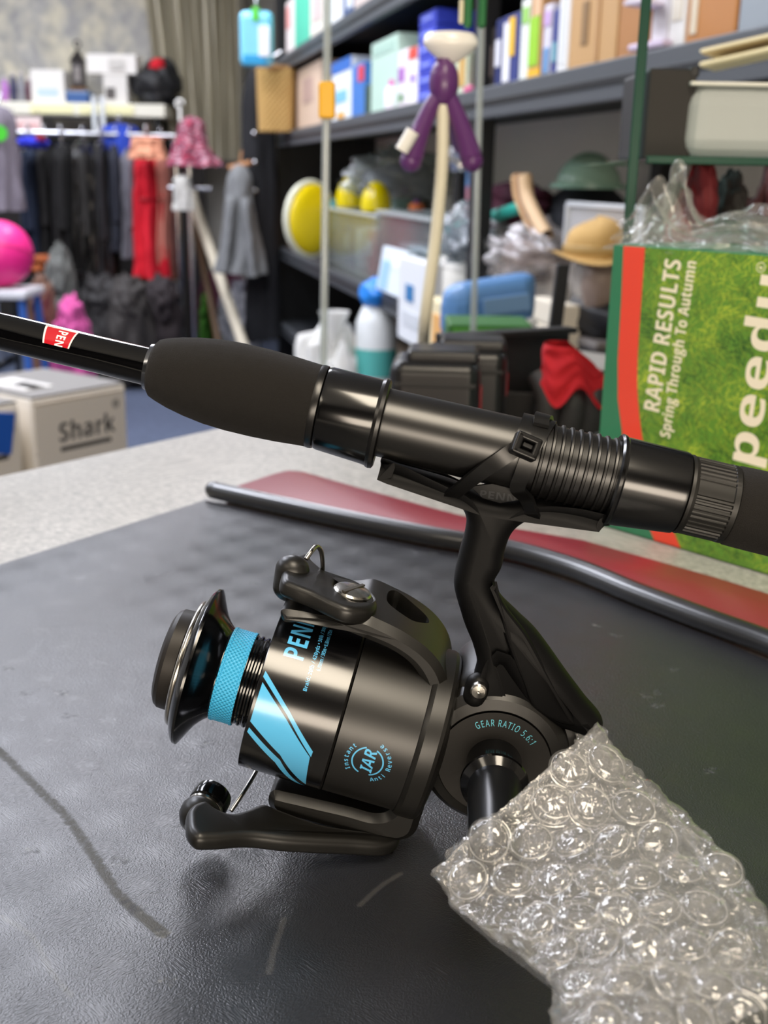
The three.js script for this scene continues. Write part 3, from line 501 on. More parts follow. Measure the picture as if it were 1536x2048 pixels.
// ---------------------------------------------------------------- bubble wrap round the handle
{
  const wrap = thing('bubble_wrap', 'crumpled clear bubble wrap covering the handle of the reel', 'bubble wrap');
  const film = std(0xf8f8f8, 0.12, { transmission: 0.90, thickness: 0, ior: 1.7, side: THREE.DoubleSide });
  const bub = std(0xfafafa, 0.06, { transmission: 0.94, thickness: 0, ior: 1.75, side: THREE.DoubleSide });
  const lerpPath = (pts) => { const c = new THREE.CatmullRomCurve3(pts.map(([x, y, d]) => V3(x, y, d)), false, 'centripetal'); return (t) => c.getPoint(t); };
  const left = lerpPath([[860, 1746, .322], [905, 1810, .314], [1005, 1885, .298], [1096, 1965, .282], [1106, 2050, .266], [1112, 2170, .246]]);
  const right = lerpPath([[1197, 1444, .345], [1262, 1530, .338], [1352, 1612, .326], [1452, 1708, .31], [1545, 1840, .29], [1640, 1980, .27]]);
  const pix = (s, t) => { const a = left(t), b = right(t); return a.lerp(b, s); };
  const sheet = (bulge, amp, seed, back) => gridGeo(170, 190, (s, t) => {
    const q = pix(s, t), edge = Math.pow(Math.sin(Math.PI * Math.min(1, Math.max(0, s))), .6);
    const x = q.x + 16 * nz(q.x * .02, q.y * .02, seed) * (1 - edge) + 5 * nz(q.x * .07, q.y * .07, seed + 5), y = q.y + 14 * nz(q.x * .02, q.y * .02, seed + 9) * (1 - edge);
    const ridge = Math.min(Math.abs(nz(q.x * .014 + seed, q.y * .022, seed)), Math.abs(nz(q.x * .04, q.y * .03 + seed, seed + 4)) * 1.2), fine = fbm(q.x * .04, q.y * .055, seed * 2, 4);
    const d = q.z + (back ? 1 : -1) * bulge * edge + amp * (fine * .55 - (.5 - ridge) * .9);
    return at(x, y, d);
  });
  part('front_film', sheet(.009, .0016, 3, false), film, wrap, 'crumpled clear film facing up');
  part('back_film', sheet(.006, .0016, 8, true), film, wrap);
  // bubbles: dome with a steep wall and a rim, crushed in several ways
  const domes = []; for (let k = 0; k < 8; k++) {
    const r = rng(50 + k), crush = .06 + r() * .28, ox = r() * 9;
    const prof = [[1.16, 0], [1.04, .02], [1.0, .1], [.985, .26], [.93, .42], [.8, .54], [.6, .62], [.38, .66], [.18, .68], [0, .685]];
    const pts = prof.map(([a, b]) => new THREE.Vector2(a, b));
    domes.push(displaced(new THREE.LatheGeometry(pts, 40), (v) => {
      const n = fbm(v.x * 1.8 + ox, v.y * 1.5, v.z * 1.8 + k, 4), rr = Math.min(Math.abs(nz(v.x * 2.2 + ox, k, v.z * 2.2)), Math.abs(nz(v.x * 1.4 - ox, k + 4, v.z * 3)) ) * 1.6;
      v.y = Math.max(0, v.y * (1 - crush * (.5 + n) - crush * .8 * (.4 - rr))); const w = 1 + .06 * nz(v.x + ox, k, v.z); v.x *= w; v.z *= w;
    }));
  }
  const near = (x, y) => { // the sheet's parameters and depth nearest to a place on it
    let best = null; for (let t = 0; t <= 1.0001; t += .01) { const a = left(t), b = right(t); const s = Math.max(0, Math.min(1, ((x - a.x) * (b.x - a.x) + (y - a.y) * (b.y - a.y)) / ((b.x - a.x) ** 2 + (b.y - a.y) ** 2))); const c = a.clone().lerp(b, s), d = Math.hypot(c.x - x, c.y - y); if (!best || d < best.m) best = { m: d, s, t, d: c.z - .009 * Math.pow(Math.sin(Math.PI * s), .6) }; } return best; };
  const inside = (x, y) => { const h = near(x, y); return h.m < 3 && h.t > .035 && h.s > .06 && h.s < .95 ? h : null; };
  const r = rng(7), rimGeo = new THREE.TorusGeometry(1.0, .026, 6, 40).rotateX(Math.PI / 2).translate(0, .05, 0), rimGlintM = std(0xf4f4f2, .15, { transmission: .66, thickness: 0, ior: 1.75 });  // weld ring of each bubble, kept paler to paint its refractive edge highlight
  for (let row = 0; row < 10; row++) for (let col = -1; col < 11; col++) {
    const step = 80 + row * 1.2, x = 852 + col * step + (row % 2) * step / 2 + (r() - .5) * 12, y = 1478 + row * 72 - col * 3 + 8 * Math.sin(col * 1.1 + row) + (r() - .5) * 10;
    const h = inside(x, y); if (!h || y > 2100) continue;
    const c = at(x, y, h.d - .0016), e = inside(x + 12, y) || h, f = inside(x, y + 12) || h;
    const du = at(x + 12, y, e.d).sub(at(x, y, h.d)), dv = at(x, y + 12, f.d).sub(at(x, y, h.d)), nor = dv.cross(du).normalize(); if (nor.dot(dirOf(x, y)) > 0) nor.negate();
    nor.add(V3((r() - .5) * .34, (r() - .5) * .34, (r() - .5) * .34)).normalize();
    const b = part('bubble', domes[Math.floor(r() * 8)], bub, wrap); const rad_ = .0055 * (.93 + r() * .14) * (h.d / .31 * .55 + .45);
    b.position.copy(c); b.quaternion.setFromUnitVectors(UP, nor).multiply(new THREE.Quaternion().setFromAxisAngle(UP, r() * 6.28)); b.scale.set(rad_, rad_ * (.75 + r() * .4), rad_);
    part('bubble_rim_glint', rimGeo, rimGlintM, b);
  }
  // torn open edges and folds of the film: narrow crumpled strips standing off the sheet
  const fold = (pts, w, lift, seed) => { const path = lerpPath(pts.map(([x, y]) => { return [x, y, near(x, y).d]; })); return gridGeo(90, 6, (s, t) => { const p = path(s), n = fbm(s * 9, t * 2, seed, 3); return at(p.x + n * 6, p.y + (t - .5) * w + n * 9, p.z - lift * (1 - Math.abs(t - .5) * 2) - .0015 + n * .0012); }); };
  const foldM = std(0xf8f8f8, .13, { transmission: .9, thickness: 0, ior: 1.5, side: THREE.DoubleSide });
  for (const [pts, w, lift] of [[[[1140, 1735], [1190, 1755], [1260, 1745], [1340, 1732], [1400, 1735]], 16, .002], [[[1080, 1900], [1160, 1925], [1240, 1920], [1320, 1890], [1390, 1860], [1400, 1830]], 18, .003], [[[1010, 1860], [1090, 1890], [1200, 1845], [1330, 1815], [1430, 1800]], 30, .002], [[[1340, 1640], [1400, 1720], [1455, 1790], [1510, 1850]], 40, .003], [[[890, 1722], [960, 1660], [1040, 1600], [1120, 1530], [1190, 1470]], 22, .003], [[[900, 1800], [970, 1860], [1040, 1915], [1100, 1960]], 30, .003], [[[1120, 2010], [1220, 1985], [1330, 2000], [1450, 1960]], 36, .004], [[[1240, 1560], [1300, 1600], [1350, 1640], [1400, 1690]], 26, .003], [[[1150, 1480], [1200, 1500], [1235, 1540]], 30, .003], [[[1180, 1960], [1290, 1930], [1390, 1950], [1500, 1900]], 46, .004]])
    part('film_fold', fold(pts, w, lift, w), foldM, wrap);
}

// ---------------------------------------------------------------- the shelving along the right wall
const QF = 0.94; // the shelves' front
const yMid = onQ(700, 235, QF).y, yTop = onQ(650, 59, QF).y, yLow = onQ(676, 543, QF).y, yBot = yLow - .42;
{
  const rack = thing('shelving_unit', 'long grey and black metal shelving unit running along the wall', 'shelving');
  const bar = (name, q0, q1, y0, y1, p0, p1, m) => { const b = part(name, rbox(q1 - q0, y1 - y0, p1 - p0, .004), m, rack); b.position.copy(R((q0 + q1) / 2, (y0 + y1) / 2, (p0 + p1) / 2)); b.rotation.y = YAW; };
  const pFar = 6.6, pMid = onQ(952, 250, QF).p, pNear = 1.2;
  for (const [y, hgt] of [[yTop, .075], [yMid, .075], [yLow, .065], [yBot, .06]]) for (const [a, b] of [[pMid, pFar], [pNear, pMid]]) {
    bar('shelf_board', QF + .02, 1.5, y - .018, y, a, b, M.shelfPlate); bar('shelf_beam', QF - .01, QF + .015, y - hgt, y, a, b, M.shelfGrey); bar('beam_groove', QF - .013, QF - .01, y - hgt * .62, y - hgt * .42, a, b, M.steelDark);
  }
  for (const p of [pFar, pMid, pNear]) for (const q of [QF, 1.46]) bar('upright', q - .004, q + .045, 0.001, 2.35, p - .03, p + .03, M.steelDark);
  bar('back_panel', 1.5, 1.52, yMid, 2.35, pNear, pFar, M.steelDark); bar('back_panel', 1.5, 1.52, yBot, yMid, pNear, pFar, C(0xe0dacd)); bar('end_panel', QF + .02, 1.5, .02, 2.33, pFar - .012, pFar, M.steelDark);
}
// a carton or book standing on a shelf, from its outline in the photograph; panels: [x0, y0, x1, y1, colour] in shares of its front
function shelfBox(name, label, cat, [x0, y0, x1, y1], color, { q = .965, d = .24, base, panels = [], group, pname = 'front_label', lean = 0, rough = .55 } = {}) {
  const ym = (y0 + y1) / 2, xm = (x0 + x1) / 2, pa = onQ(x0, ym, q).p, pb = onQ(x1, ym, q).p, yb = base ?? onQ(xm, y1, q).y, yt = onQ(xm, y0, q).y, w = Math.abs(pa - pb) - .004, h = yt - yb;
  const t = thing(name, label, cat, R(q + d / 2, yb + .001, (pa + pb) / 2), group); t.rotation.set(0, YAW, 0); if (lean) t.rotateZ(lean);
  part('carton', rbox(d, h, w, .004).translate(0, h / 2, 0), typeof color === 'number' ? C(color, rough) : color, t);
  for (const [a, b, c, e, col] of panels) part(pname, rbox(.003, (e - b) * h, (c - a) * w, .0012).translate(-d / 2 - .0009, h * (1 - (b + e) / 2), -w / 2 + w * (a + c) / 2), C(col), t);
  return t;
}
// a rounded bottle standing on a shelf
function shelfBottle(label, [x0, y0, x1, y1], color, cap, { q = 1.0, base, group, name = 'bottle' } = {}) {
  const ym = (y0 + y1) / 2, xm = (x0 + x1) / 2, a = onQ(x0, ym, q), b = onQ(x1, ym, q), r = (x1 - x0) / 2 * Math.hypot(R(q, 0, (a.p + b.p) / 2).x, R(q, 0, (a.p + b.p) / 2).z) / 2347, yb = base ?? onQ(xm, y1, q).y, h = onQ(xm, y0, q).y - yb;
  const t = thing(name, label, 'bottle', R(q, yb + .001, (a.p + b.p) / 2), group);
  const pr = [[0, 0], [r * .9, 0], [r, .02 * h], [r, .6 * h], [r * .8, .72 * h], [r * .38, .78 * h], [r * .36, .8 * h]].map(([x, y]) => new THREE.Vector2(x, y));
  part('bottle_body', creased(new THREE.LatheGeometry(pr, 24), .6), C(color, .35), t); part('cap', new THREE.CylinderGeometry(r * .42, r * .46, h * .22, 18).translate(0, h * .89, 0), C(cap, .4), t);
  return t;
}
// top shelf
shelfBox('carton', 'white and pink carton, first on the top shelf', 'carton', [572, 0, 588, 95], 0xe6dcd8, { base: yTop, panels: [[.1, .1, .6, .5, 0xe09a94]] });
shelfBox('carton', 'tall teal green carton on the top shelf', 'carton', [589, -40, 619, 88], 0x4fc0a0, { base: yTop });
shelfBox('carton', 'cream carton on the top shelf beside the teal carton', 'carton', [620, -40, 650, 72], 0xdcd6c8, { base: yTop, panels: [[.2, .2, .8, .7, 0xc8b8b4]] });
shelfBox('carton', 'plain white carton on the top shelf behind the clear pole', 'carton', [652, -60, 684, 58], 0xeef0ee, { base: yTop });
shelfBox('carton', 'dark blue edged carton on the top shelf', 'carton', [686, -60, 706, 45], 0x3a5a8e, { base: yTop, panels: [[.4, 0, 1, .8, 0xdfe6ea]] });
shelfBox('carton', 'pale pink carton last on the top shelf', 'carton', [708, -70, 745, 30], 0xd8c8c0, { base: yTop });
{ // hanging pack at the shelf's end
  const b = onZ(480, 22, 546, 134, 5.9), t = thing('hanging_pouch', 'light blue and white pouch pack hanging from the end of the shelving', 'pouch', V3(b.x, b.y0, b.z));
  const g = displaced(rbox(b.w, b.h, .07, .03), (v) => { v.z *= .35 + .65 * Math.sqrt(Math.max(0, 1 - Math.pow(Math.abs(v.y) / (b.h / 2), 3))); }); g.translate(0, b.h / 2, 0);
  part('pouch_film', g, C(0x7cc8e4, .3), t); part('pouch_label', rbox(b.w * .34, b.h * .55, .012, .004).translate(b.w * .26, b.h * .45, .034), C(0xe8e8ec), t); part('pouch_base', rbox(b.w * .7, b.h * .18, .012, .004).translate(-b.w * .05, b.h * .12, .03), C(0x1d94c8), t); part('tab', rbox(.035, .06, .012, .004).translate(0, b.h * .93, .032), C(0x58c838), t);
  part('hook', tube([V3(0, b.h * .97, 0), V3(0, b.h + .05, 0), V3(.03, b.h + .08, -.02), V3(.12, b.h + .09, -.12)], .005, 20, 6), M.chrome, t);
}
// middle shelf, far bay
{ // wicker basket
  const a = onQ(517, 200, .97), b = onQ(588, 200, .97), h = onQ(550, 142, .97).y - onQ(550, 262, .97).y, w = (a.p - b.p) * .5;
  const t = thing('wicker_basket', 'tan woven wicker basket hanging at the far end of the middle shelf', 'basket', R(.86, yMid + .001 - .03, (a.p + b.p) / 2 + .0));
  const bb = onZ(517, 140, 592, 264, 6.2); t.position.set(bb.x, bb.y0, bb.z);
  const g = gridGeo(96, 40, (s, v) => { const an = s * 6.2832, k = Math.pow(Math.pow(Math.abs(Math.cos(an)), 6) + Math.pow(Math.abs(Math.sin(an)), 6), -1 / 6), wv = .006 * Math.sin(an * 24 + Math.floor(v * 20) * Math.PI) * 1; return V3(Math.cos(an) * (bb.w / 2 * k * (.9 + .1 * v) + wv), v * bb.h, Math.sin(an) * (.12 * k + wv)); });
  part('woven_side', g, M.tan.clone(), t); part('basket_base', rbox(bb.w * .88, .01, .21, .004).translate(0, .006, 0), M.tan, t);
  part('rim', new THREE.TorusGeometry(1, .05, 8, 48).rotateX(Math.PI / 2).scale(bb.w * .52, .3, .125).translate(0, bb.h, 0), M.cardDark, t);
}
shelfBox('book_stack', 'beige padded pack leaning beside the wicker basket', 'pack', [592, 130, 642, 246], 0xd2b8a0, { base: yMid, panels: [[.3, .2, .7, .6, 0xb4978a]] });
shelfBox('carton', 'white carton with blue top on the middle shelf', 'carton', [664, 120, 702, 232], 0xe8eef0, { base: yMid, panels: [[0, 0, 1, .2, 0x2a6ac0], [.2, .5, .8, .7, 0x7cc0d8], [.3, .86, .7, .96, 0xe8a838]] });
shelfBox('book', 'mid blue book on the middle shelf', 'book', [703, 128, 728, 228], 0x3c7ac8, { base: yMid, panels: [[.55, .06, 1, .35, 0xd83848]] });
shelfBottle('slim pink and white bottle behind the blue book', [716, 62, 741, 130], 0xf0a8b8, 0xf4f0f0, { base: yMid + .001, q: 1.3 });
shelfBox('carton', 'narrow dark green carton next to the blue book', 'carton', [729, 170, 740, 226], 0x2a4a3c, { base: yMid });
shelfBox('carton', 'large pale mint green carton on the middle shelf', 'carton', [742, 78, 794, 224], 0xbcd8c8, { base: yMid, d: .3, panels: [[.1, .08, .9, .2, 0xa8c8b8]] });
shelfBottle('small white bottle with pink cap beside the mint carton', [770, 160, 798, 220], 0xf0e8f0, 0xe070b8, { base: yMid + .001, q: .96 });
shelfBox('carton', 'white carton with pink and violet panel on the middle shelf', 'carton', [795, 100, 816, 214], 0xe8dfe4, { base: yMid, panels: [[.1, .3, .7, .55, 0xa86ab8], [.2, .75, .6, .9, 0x4a8a48]] });
shelfBox('carton', 'white carton with red top next to the blue stack', 'carton', [817, 96, 834, 210], 0xf4f0ee, { base: yMid, panels: [[0, 0, 1, .2, 0xd84838], [.3, .45, .8, .6, 0x9878c8]] });
for (let k = 0; k < 6; k++) shelfBox('blue_pack', ['lowest', 'second', 'third', 'fourth', 'fifth', 'topmost'][k] + ' royal blue pack of the stack behind the tripod', 'pack', [833 + k * 1.2, 210 - (k + 1) * 31, 866 + k * 1.2, 208 - k * 31], 0x2c3fc0, { group: 'stack of royal blue packs', q: .97, d: .2, panels: [[.2, .3, .8, .6, 0x7c8ae0]] });
shelfBox('carton', 'white carton just right of the royal blue stack', 'carton', [870, 100, 896, 205], 0xe8e6e0, { base: yMid });
shelfBox('carton', 'pale green and gold carton behind the tripod', 'carton', [898, 110, 935, 200], 0xc8d4b8, { base: yMid, panels: [[.55, .1, .9, .8, 0xc8a058]] });
// middle shelf, near bay
const nearBay = [
  ['carton', 'dark grey carton beside the chrome edge of the near bay', [962, 60, 988, 178], 0x3c3634, [[.2, .3, .9, .8, 0x8a7a74]]],
  ['carton', 'navy carton with white panel in the near bay', [990, 40, 1003, 176], 0x28326a, [[.1, .3, .9, .7, 0xe4e4ec]]],
  ['carton', 'white carton with a yellow figure on a navy edge', [1004, 30, 1038, 172], 0x22307a, [[.1, .1, .5, .95, 0xf0f0f4], [.4, .05, .75, .6, 0xf0c020]]],
  ['book', 'white picture book with lime green patch', [1040, 0, 1058, 168], 0xe8ece4, [[.2, .1, .9, .3, 0x98d060]]],
  ['book', 'picture book with brown, lime and yellow cover', [1059, -20, 1084, 166], 0xb88a58, [[0, .3, .8, .85, 0x98d020], [0, .88, 1, 1, 0xf0b818], [.3, .05, .9, .3, 0xe0b890]]],
  ['carton', 'pale carton with pink and blue spots in the near bay', [1085, 10, 1102, 160], 0xd8d4e0, [[.1, .1, .9, .3, 0xc8a8d8], [.2, .6, .9, .95, 0x6a98c8]]],
  ['carton', 'slim navy and aqua carton in the near bay', [1103, 20, 1115, 158], 0x2a3a88, [[.2, .5, .9, .8, 0x78b0c0]]],
  ['carton', 'tall narrow white carton beside the big brown box', [1116, -30, 1138, 156], 0xf2f2f0, [[.3, .1, .7, .9, 0xe0e4e4]]],
];
for (const [n, l, px, col, panels] of nearBay) shelfBox(n, l, n, px, col, { base: yMid, panels });
shelfBox('cardboard_box', 'large brown cardboard box on the near bay of the middle shelf', 'cardboard box', [1140, -60, 1236, 148], 0xc69c66, { base: yMid, d: .34, pname: 'printed_strip', panels: [[.28, .3, .42, .75, 0x8a6a40], [.6, .3, .66, .95, 0xb08450]] });
shelfBox('cardboard_box', 'darker brown cardboard box behind the white toy plane', 'cardboard box', [1238, -60, 1300, 138], 0xb47c44, { base: yMid, d: .34 });
{ // white and violet toy plane
  const a = onQ(1190, 70, .9), b = onQ(1286, 128, .9), c = onQ(1262, 100, .93), t = thing('toy_plane', 'white and violet plastic toy plane on the middle shelf', 'toy', R(.985, yMid + .006, c.p - .01)); t.rotation.y = YAW + .15; const s = .17;
  part('fuselage', displaced(new THREE.CapsuleGeometry(.016, s, 6, 16).rotateX(Math.PI / 2).rotateX(.24), (v) => { const k = .7 + .5 * (v.z + .1) / .2; v.x *= k; }).translate(0, .085, -.02), M.white, t);
  part('wing', rbox(.16, .008, .05, .003).rotateY(.2).translate(0, .075, .0), C(0xe4dcec), t); part('tail_fin', extr([[0, 0], [.05, 0], [.06, .07], [.03, .07]], .01, .002, { soft: false }).rotateY(-Math.PI / 2).translate(0, .085, .06), C(0xb070c0), t);
  part('stand', mergeGeometries([rbox(.03, .07, .03, .004).translate(0, .035, .01), rbox(.1, .012, .11, .004).translate(0, .006, .02)]), C(0xd8c8e0), t); part('engine', new THREE.CapsuleGeometry(.012, .03, 4, 12).rotateX(Math.PI / 2).translate(.04, .06, .02), C(0x8a58a8), t);
}
// boxes further along, seen through the glass cabinet
shelfBox('carton', 'grey white carton seen through the glass cabinet', 'carton', [1302, -20, 1336, 118], 0xd0ccd0, { base: yMid });
shelfBox('carton', 'tall white carton seen through the glass cabinet', 'carton', [1338, -40, 1372, 112], 0xeceae6, { base: yMid, panels: [[.2, .1, .8, .6, 0xe0d8c8]] });
shelfBox('cardboard_box', 'orange brown cardboard box with a pale label strip behind the glass', 'cardboard box', [1374, -60, 1474, 104], 0xc08040, { base: yMid, d: .34, panels: [[.1, .1, .24, .85, 0xe0d2b8]] });
{
  const b = shelfBox('carton', 'light grey carton lettered ESS on the near shelf', 'carton', [1478, -60, 1600, 84], 0x9aa4ac, { base: yMid, d: .34 });
  const tx = canvasTex(256, 256, (c) => { c.fillStyle = '#9aa4ac'; c.fillRect(0, 0, 256, 256); c.fillStyle = '#2a3038'; c.font = 'bold 90px sans-serif'; c.translate(150, 240); c.rotate(-Math.PI / 2); c.fillText('ESS', 20, 0); });
  part('printed_face', new THREE.BoxGeometry(.002, .12, .12).translate(-.171, .16, -.02), std(0xffffff, .6, { map: tx }), b, 'face lettered ESS');
}
// ---- lower shelf
const onLow = (x, q) => onQ(x, 500, q).p;
shelfBox('cardboard_box', 'small plain brown cardboard box at the far end of the lower shelf', 'cardboard box', [556, 428, 606, 508], 0xcf9a5e, { base: yLow, q: .99, d: .2 });
{ // dark camera-like things on top of that box
  const p = onQ(572, 420, 1.09), t = thing('black_gadget', 'small black gadget with silver parts on the brown cardboard box', 'gadget', R(1.09, onQ(572, 428, 1.0).y + .002, p.p)); t.rotation.y = YAW;
  part('gadget_body', blob(.16, .16, .2, 12, .35, 3), M.black, t); part('lens', new THREE.CylinderGeometry(.035, .04, .07, 20).rotateZ(Math.PI / 2).translate(-.08, .09, .03), M.chrome, t); part('strap_loop', new THREE.TorusGeometry(.05, .008, 8, 24).translate(0, .16, 0), M.steelDark, t);
}
function helmet(label, x0, y0, x1, y1, q, turn, base) {
  const a = onQ(x0, (y0 + y1) / 2, q), b = onQ(x1, (y0 + y1) / 2, q), yb = base ?? onQ((x0 + x1) / 2, y1, q).y, pm = (a.p + b.p) / 2, w = (x1 - x0) * Math.hypot(R(q, 0, pm).x, R(q, 0, pm).z) / 2347, h = onQ((x0 + x1) / 2, y0, q).y - yb;
  const t = thing('helmet', label, 'helmet', R(q + .07, yb, (a.p + b.p) / 2), undefined); t.rotation.y = YAW + turn;
  part('shell', displaced(new THREE.SphereGeometry(1, 36, 20, 0, Math.PI * 2, 0, Math.PI * .58), (v) => { v.x *= w * .6; v.z *= w * .56; v.y = Math.max(0, (v.y + .25) / 1.25) * h; }), std(0xe6d000, .22, { side: THREE.DoubleSide, clearcoat: .5 }), t, 'glossy yellow shell');
  for (const z of [-.26, 0, .26]) part('vent', new THREE.CapsuleGeometry(w * .05, w * .3, 4, 10).rotateZ(.9).translate(-w * .34, h * .72, z * w), M.black, t);
}
// clear bins stand on the lower shelf, helmets rest in them
function bin(label, [x0, y0, x1, y1], q, d, tint) {
  const ym = (y0 + y1) / 2, a = onQ(x0, ym, q).p, b = onQ(x1, ym, q).p, h = onQ((x0 + x1) / 2, y0, q).y - yLow, w = a - b, t = thing('plastic_bin', label, 'storage bin', R(q + d / 2, yLow + .001, (a + b) / 2)); t.rotation.y = YAW;
  const m = std(tint, .12, { transmission: .86, thickness: 0, side: THREE.DoubleSide });
  part('bin_walls', mergeGeometries([rbox(.004, h, w, .0015).translate(-d / 2, h / 2, 0), rbox(.004, h, w, .0015).translate(d / 2, h / 2, 0), rbox(d, h, .004, .0015).translate(0, h / 2, w / 2), rbox(d, h, .004, .0015).translate(0, h / 2, -w / 2), rbox(d, .004, w, .0015).translate(0, .003, 0)]), m, t);
  part('bin_rim', mergeGeometries([rbox(.016, .014, w + .02, .004).translate(-d / 2 - .004, h, 0), rbox(.016, .014, w + .02, .004).translate(d / 2 + .004, h, 0), rbox(d + .02, .014, .016, .004).translate(0, h, w / 2 + .004), rbox(d + .02, .014, .016, .004).translate(0, h, -w / 2 - .004)]), std(tint, .2, { transmission: .35, thickness: 0 }), t);
  return { q, d, pa: a, pb: b, h, t };
}
const binA = bin('clear plastic storage bin under the yellow helmets', [655, 425, 755, 545], .98, .22, 0xdde4e2), binB = bin('clear plastic storage bin right of the yellow helmets', [757, 432, 862, 585], .98, .22, 0xd4dcdc);
{ const P = [[.15, 0x2a4a8a, 'blue and white'], [.38, 0xe8ecf0, 'white'], [.62, 0xc84a4a, 'red'], [.85, 0x9cc050, 'lime']]; for (const [f, c, n] of P) { const t = thing('packet', `${n} packet inside the storage bin under the helmets`, 'packet', R(1.1, yLow + .008, binA.pa + (binA.pb - binA.pa) * f)); t.rotation.y = YAW; part('packet_front', rbox(.12, .17, .1, .01).translate(0, .085, 0), C(c), t); part('packet_label', rbox(.004, .06, .07, .001).translate(-.061, .1, 0), C(0xf0f0ee), t); } }
{ const P = [[.15, 0xd8dee4, 'pale grey'], [.4, 0x88a4c0, 'grey blue'], [.65, 0xe6e2da, 'ivory'], [.87, 0xb8c4b4, 'sage']]; for (const [f, c, n] of P) { const t = thing('packet', `${n} packet inside the right-hand storage bin`, 'packet', R(1.1, yLow + .008, binB.pa + (binB.pb - binB.pa) * f)); t.rotation.y = YAW; part('packet_front', rbox(.12, .15, .1, .01).translate(0, .075, 0), C(c), t); part('packet_label', rbox(.004, .05, .06, .001).translate(-.061, .09, 0), C(0x3a6ab0), t); } }
helmet('glossy yellow helmet nearer the clear pole on the bin', 648, 350, 700, 424, 1.0, 0, yLow + binA.h + .01); helmet('glossy yellow helmet on the right of the pair', 694, 362, 746, 424, .99, .2, yLow + binA.h + .01);
{ // big yellow disc in its white ring, leaning beside the bin
  const b = onZ(594, 362, 655, 514, 5.3), t = thing('yellow_disc', 'yellow hoop toy with white ring and blue tag leaning on the lower shelf', 'toy disc', V3(b.x, yLow + .001 > b.y0 ? b.y0 : b.y0, b.z)); t.rotation.y = .9; const r = b.h / 2;
  part('disc', new THREE.SphereGeometry(1, 32, 24).scale(r * .92, r * .92, .05).translate(0, r, 0), M.yellow, t); part('outer_ring', new THREE.TorusGeometry(r * .96, .014, 10, 60).translate(0, r, -.01), C(0xe8e8d0, .3), t, 'pale outer ring'); part('tag', rbox(.05, .14, .01, .004).translate(r * .55, r * 1.1, .055), M.sky, t, 'light blue tag');
}
// clear bag of toys with a mint bowl, behind
{
  const a = onQ(790, 370, 1.3), t = thing('mint_bowl', 'upturned pale mint bowl in a clear bag behind the bins', 'bowl', R(1.36, yLow + .001, onQ(800, 370, 1.36).p)); const h = onQ(795, 330, 1.28).y - yLow;
  part('bowl', displaced(new THREE.SphereGeometry(1, 36, 20, 0, 6.2832, 0, Math.PI / 2), (v) => { v.x *= .13; v.z *= .24; v.y *= h; }), C(0x93b0a2, .35), t); part('foot_ring', new THREE.TorusGeometry(.09, .012, 8, 30).rotateX(Math.PI / 2).translate(0, h, 0), C(0x8aa898, .35), t);
}
const filmBg = std(0xe6e9ec, .16, { transmission: .6, thickness: 0, side: THREE.DoubleSide });
function plasticBag(label, w, h, d, pos, seed, tint = 0xdfe2e6, content, tr = .78) {
  const t = thing('plastic_bag', label, 'plastic bag', pos); t.rotation.y = YAW; const m = std(tint, .16, { transmission: tr, thickness: 0, side: THREE.DoubleSide });
  part('bag_film', blob(w, h, d, seed, .42, 2.8), m, t); part('bag_neck', displaced(new THREE.ConeGeometry(w * .16, h * .28, 14, 4, true), (v) => { v.x *= 1 + .4 * nz(v.y * 40, seed, v.x * 30); }).rotateX(Math.PI).translate(0, h * 1.02, 0), m, t);
  if (content) part('bag_contents', blob(w * .72, h * .66, d * .7, seed + 3, .3, 2.4).translate(0, .01, 0), C(content, .8), t);
  return t;
}
plasticBag('clear plastic bag over the mint bowl', .42, .2, .22, R(1.22, yLow + .3, onQ(800, 400, 1.22).p), 31, 0xdfe6e4, 0x8a8a98);
// leaning white and blue leaflets packs at the front of the lower shelf
shelfBox('pack', 'white and pale blue pack leaning over the shelf edge', 'pack', [752, 498, 800, 590], 0xdce6ee, { q: .9, d: .03, lean: -.16, panels: [[.1, .3, .45, .95, 0x9cc4e0], [.5, .1, .9, .4, 0xf4f6f8]] });
shelfBox('pack', 'white pack with a small blue print near the cream strap', 'pack', [796, 520, 850, 690], 0xe6e9ec, { q: .84, d: .05, panels: [[.3, .3, .6, .5, 0x2f78b0], [.2, .62, .8, .8, 0xd0d4d8]] });
shelfBottle('orange and purple bottle lying behind the bins', [818, 400, 850, 430], 0xc86a3a, 0x5a2a6a, { q: 1.2 });
shelfBox('magazine', 'blue edged magazine standing behind the tripod', 'magazine', [930, 340, 958, 440], 0x6f9cd0, { base: yLow + .25, q: 1.1, d: .03, panels: [[.1, .3, .6, .9, 0xd08a98]] });
{ // pepper-mill like silver thing
  const t = thing('silver_mixer', 'small silver and black hand tool beside the magazine', 'hand tool', R(1.05, yLow + .29, onQ(918, 400, 1.05).p)); part('tool_head', blob(.07, .1, .07, 5, .2).translate(0, .12, 0), M.chrome, t); part('tool_handle', new THREE.CylinderGeometry(.018, .022, .14, 14).translate(0, .07, 0), M.black, t);
}
{ // turquoise stick
  const a = onQ(902, 462, 1.01), b = onQ(1042, 408, 1.01), A = R(1.01, a.y, a.p), B = R(1.03, b.y, b.p), t = thing('turquoise_stick', 'turquoise and navy rolled stick lying across the lower shelf goods', 'stick', A);
  const d = B.clone().sub(A); part('stick_body', rod(V3(0, 0, 0), d, .016, 16), M.teal.clone(), t); part('navy_band', rod(d.clone().multiplyScalar(.35), d.clone().multiplyScalar(.5), .0172, 16), M.navy, t); part('end_cap', new THREE.SphereGeometry(.018, 14, 10).translate(d.x, d.y, d.z), C(0x30a8b8), t);
}
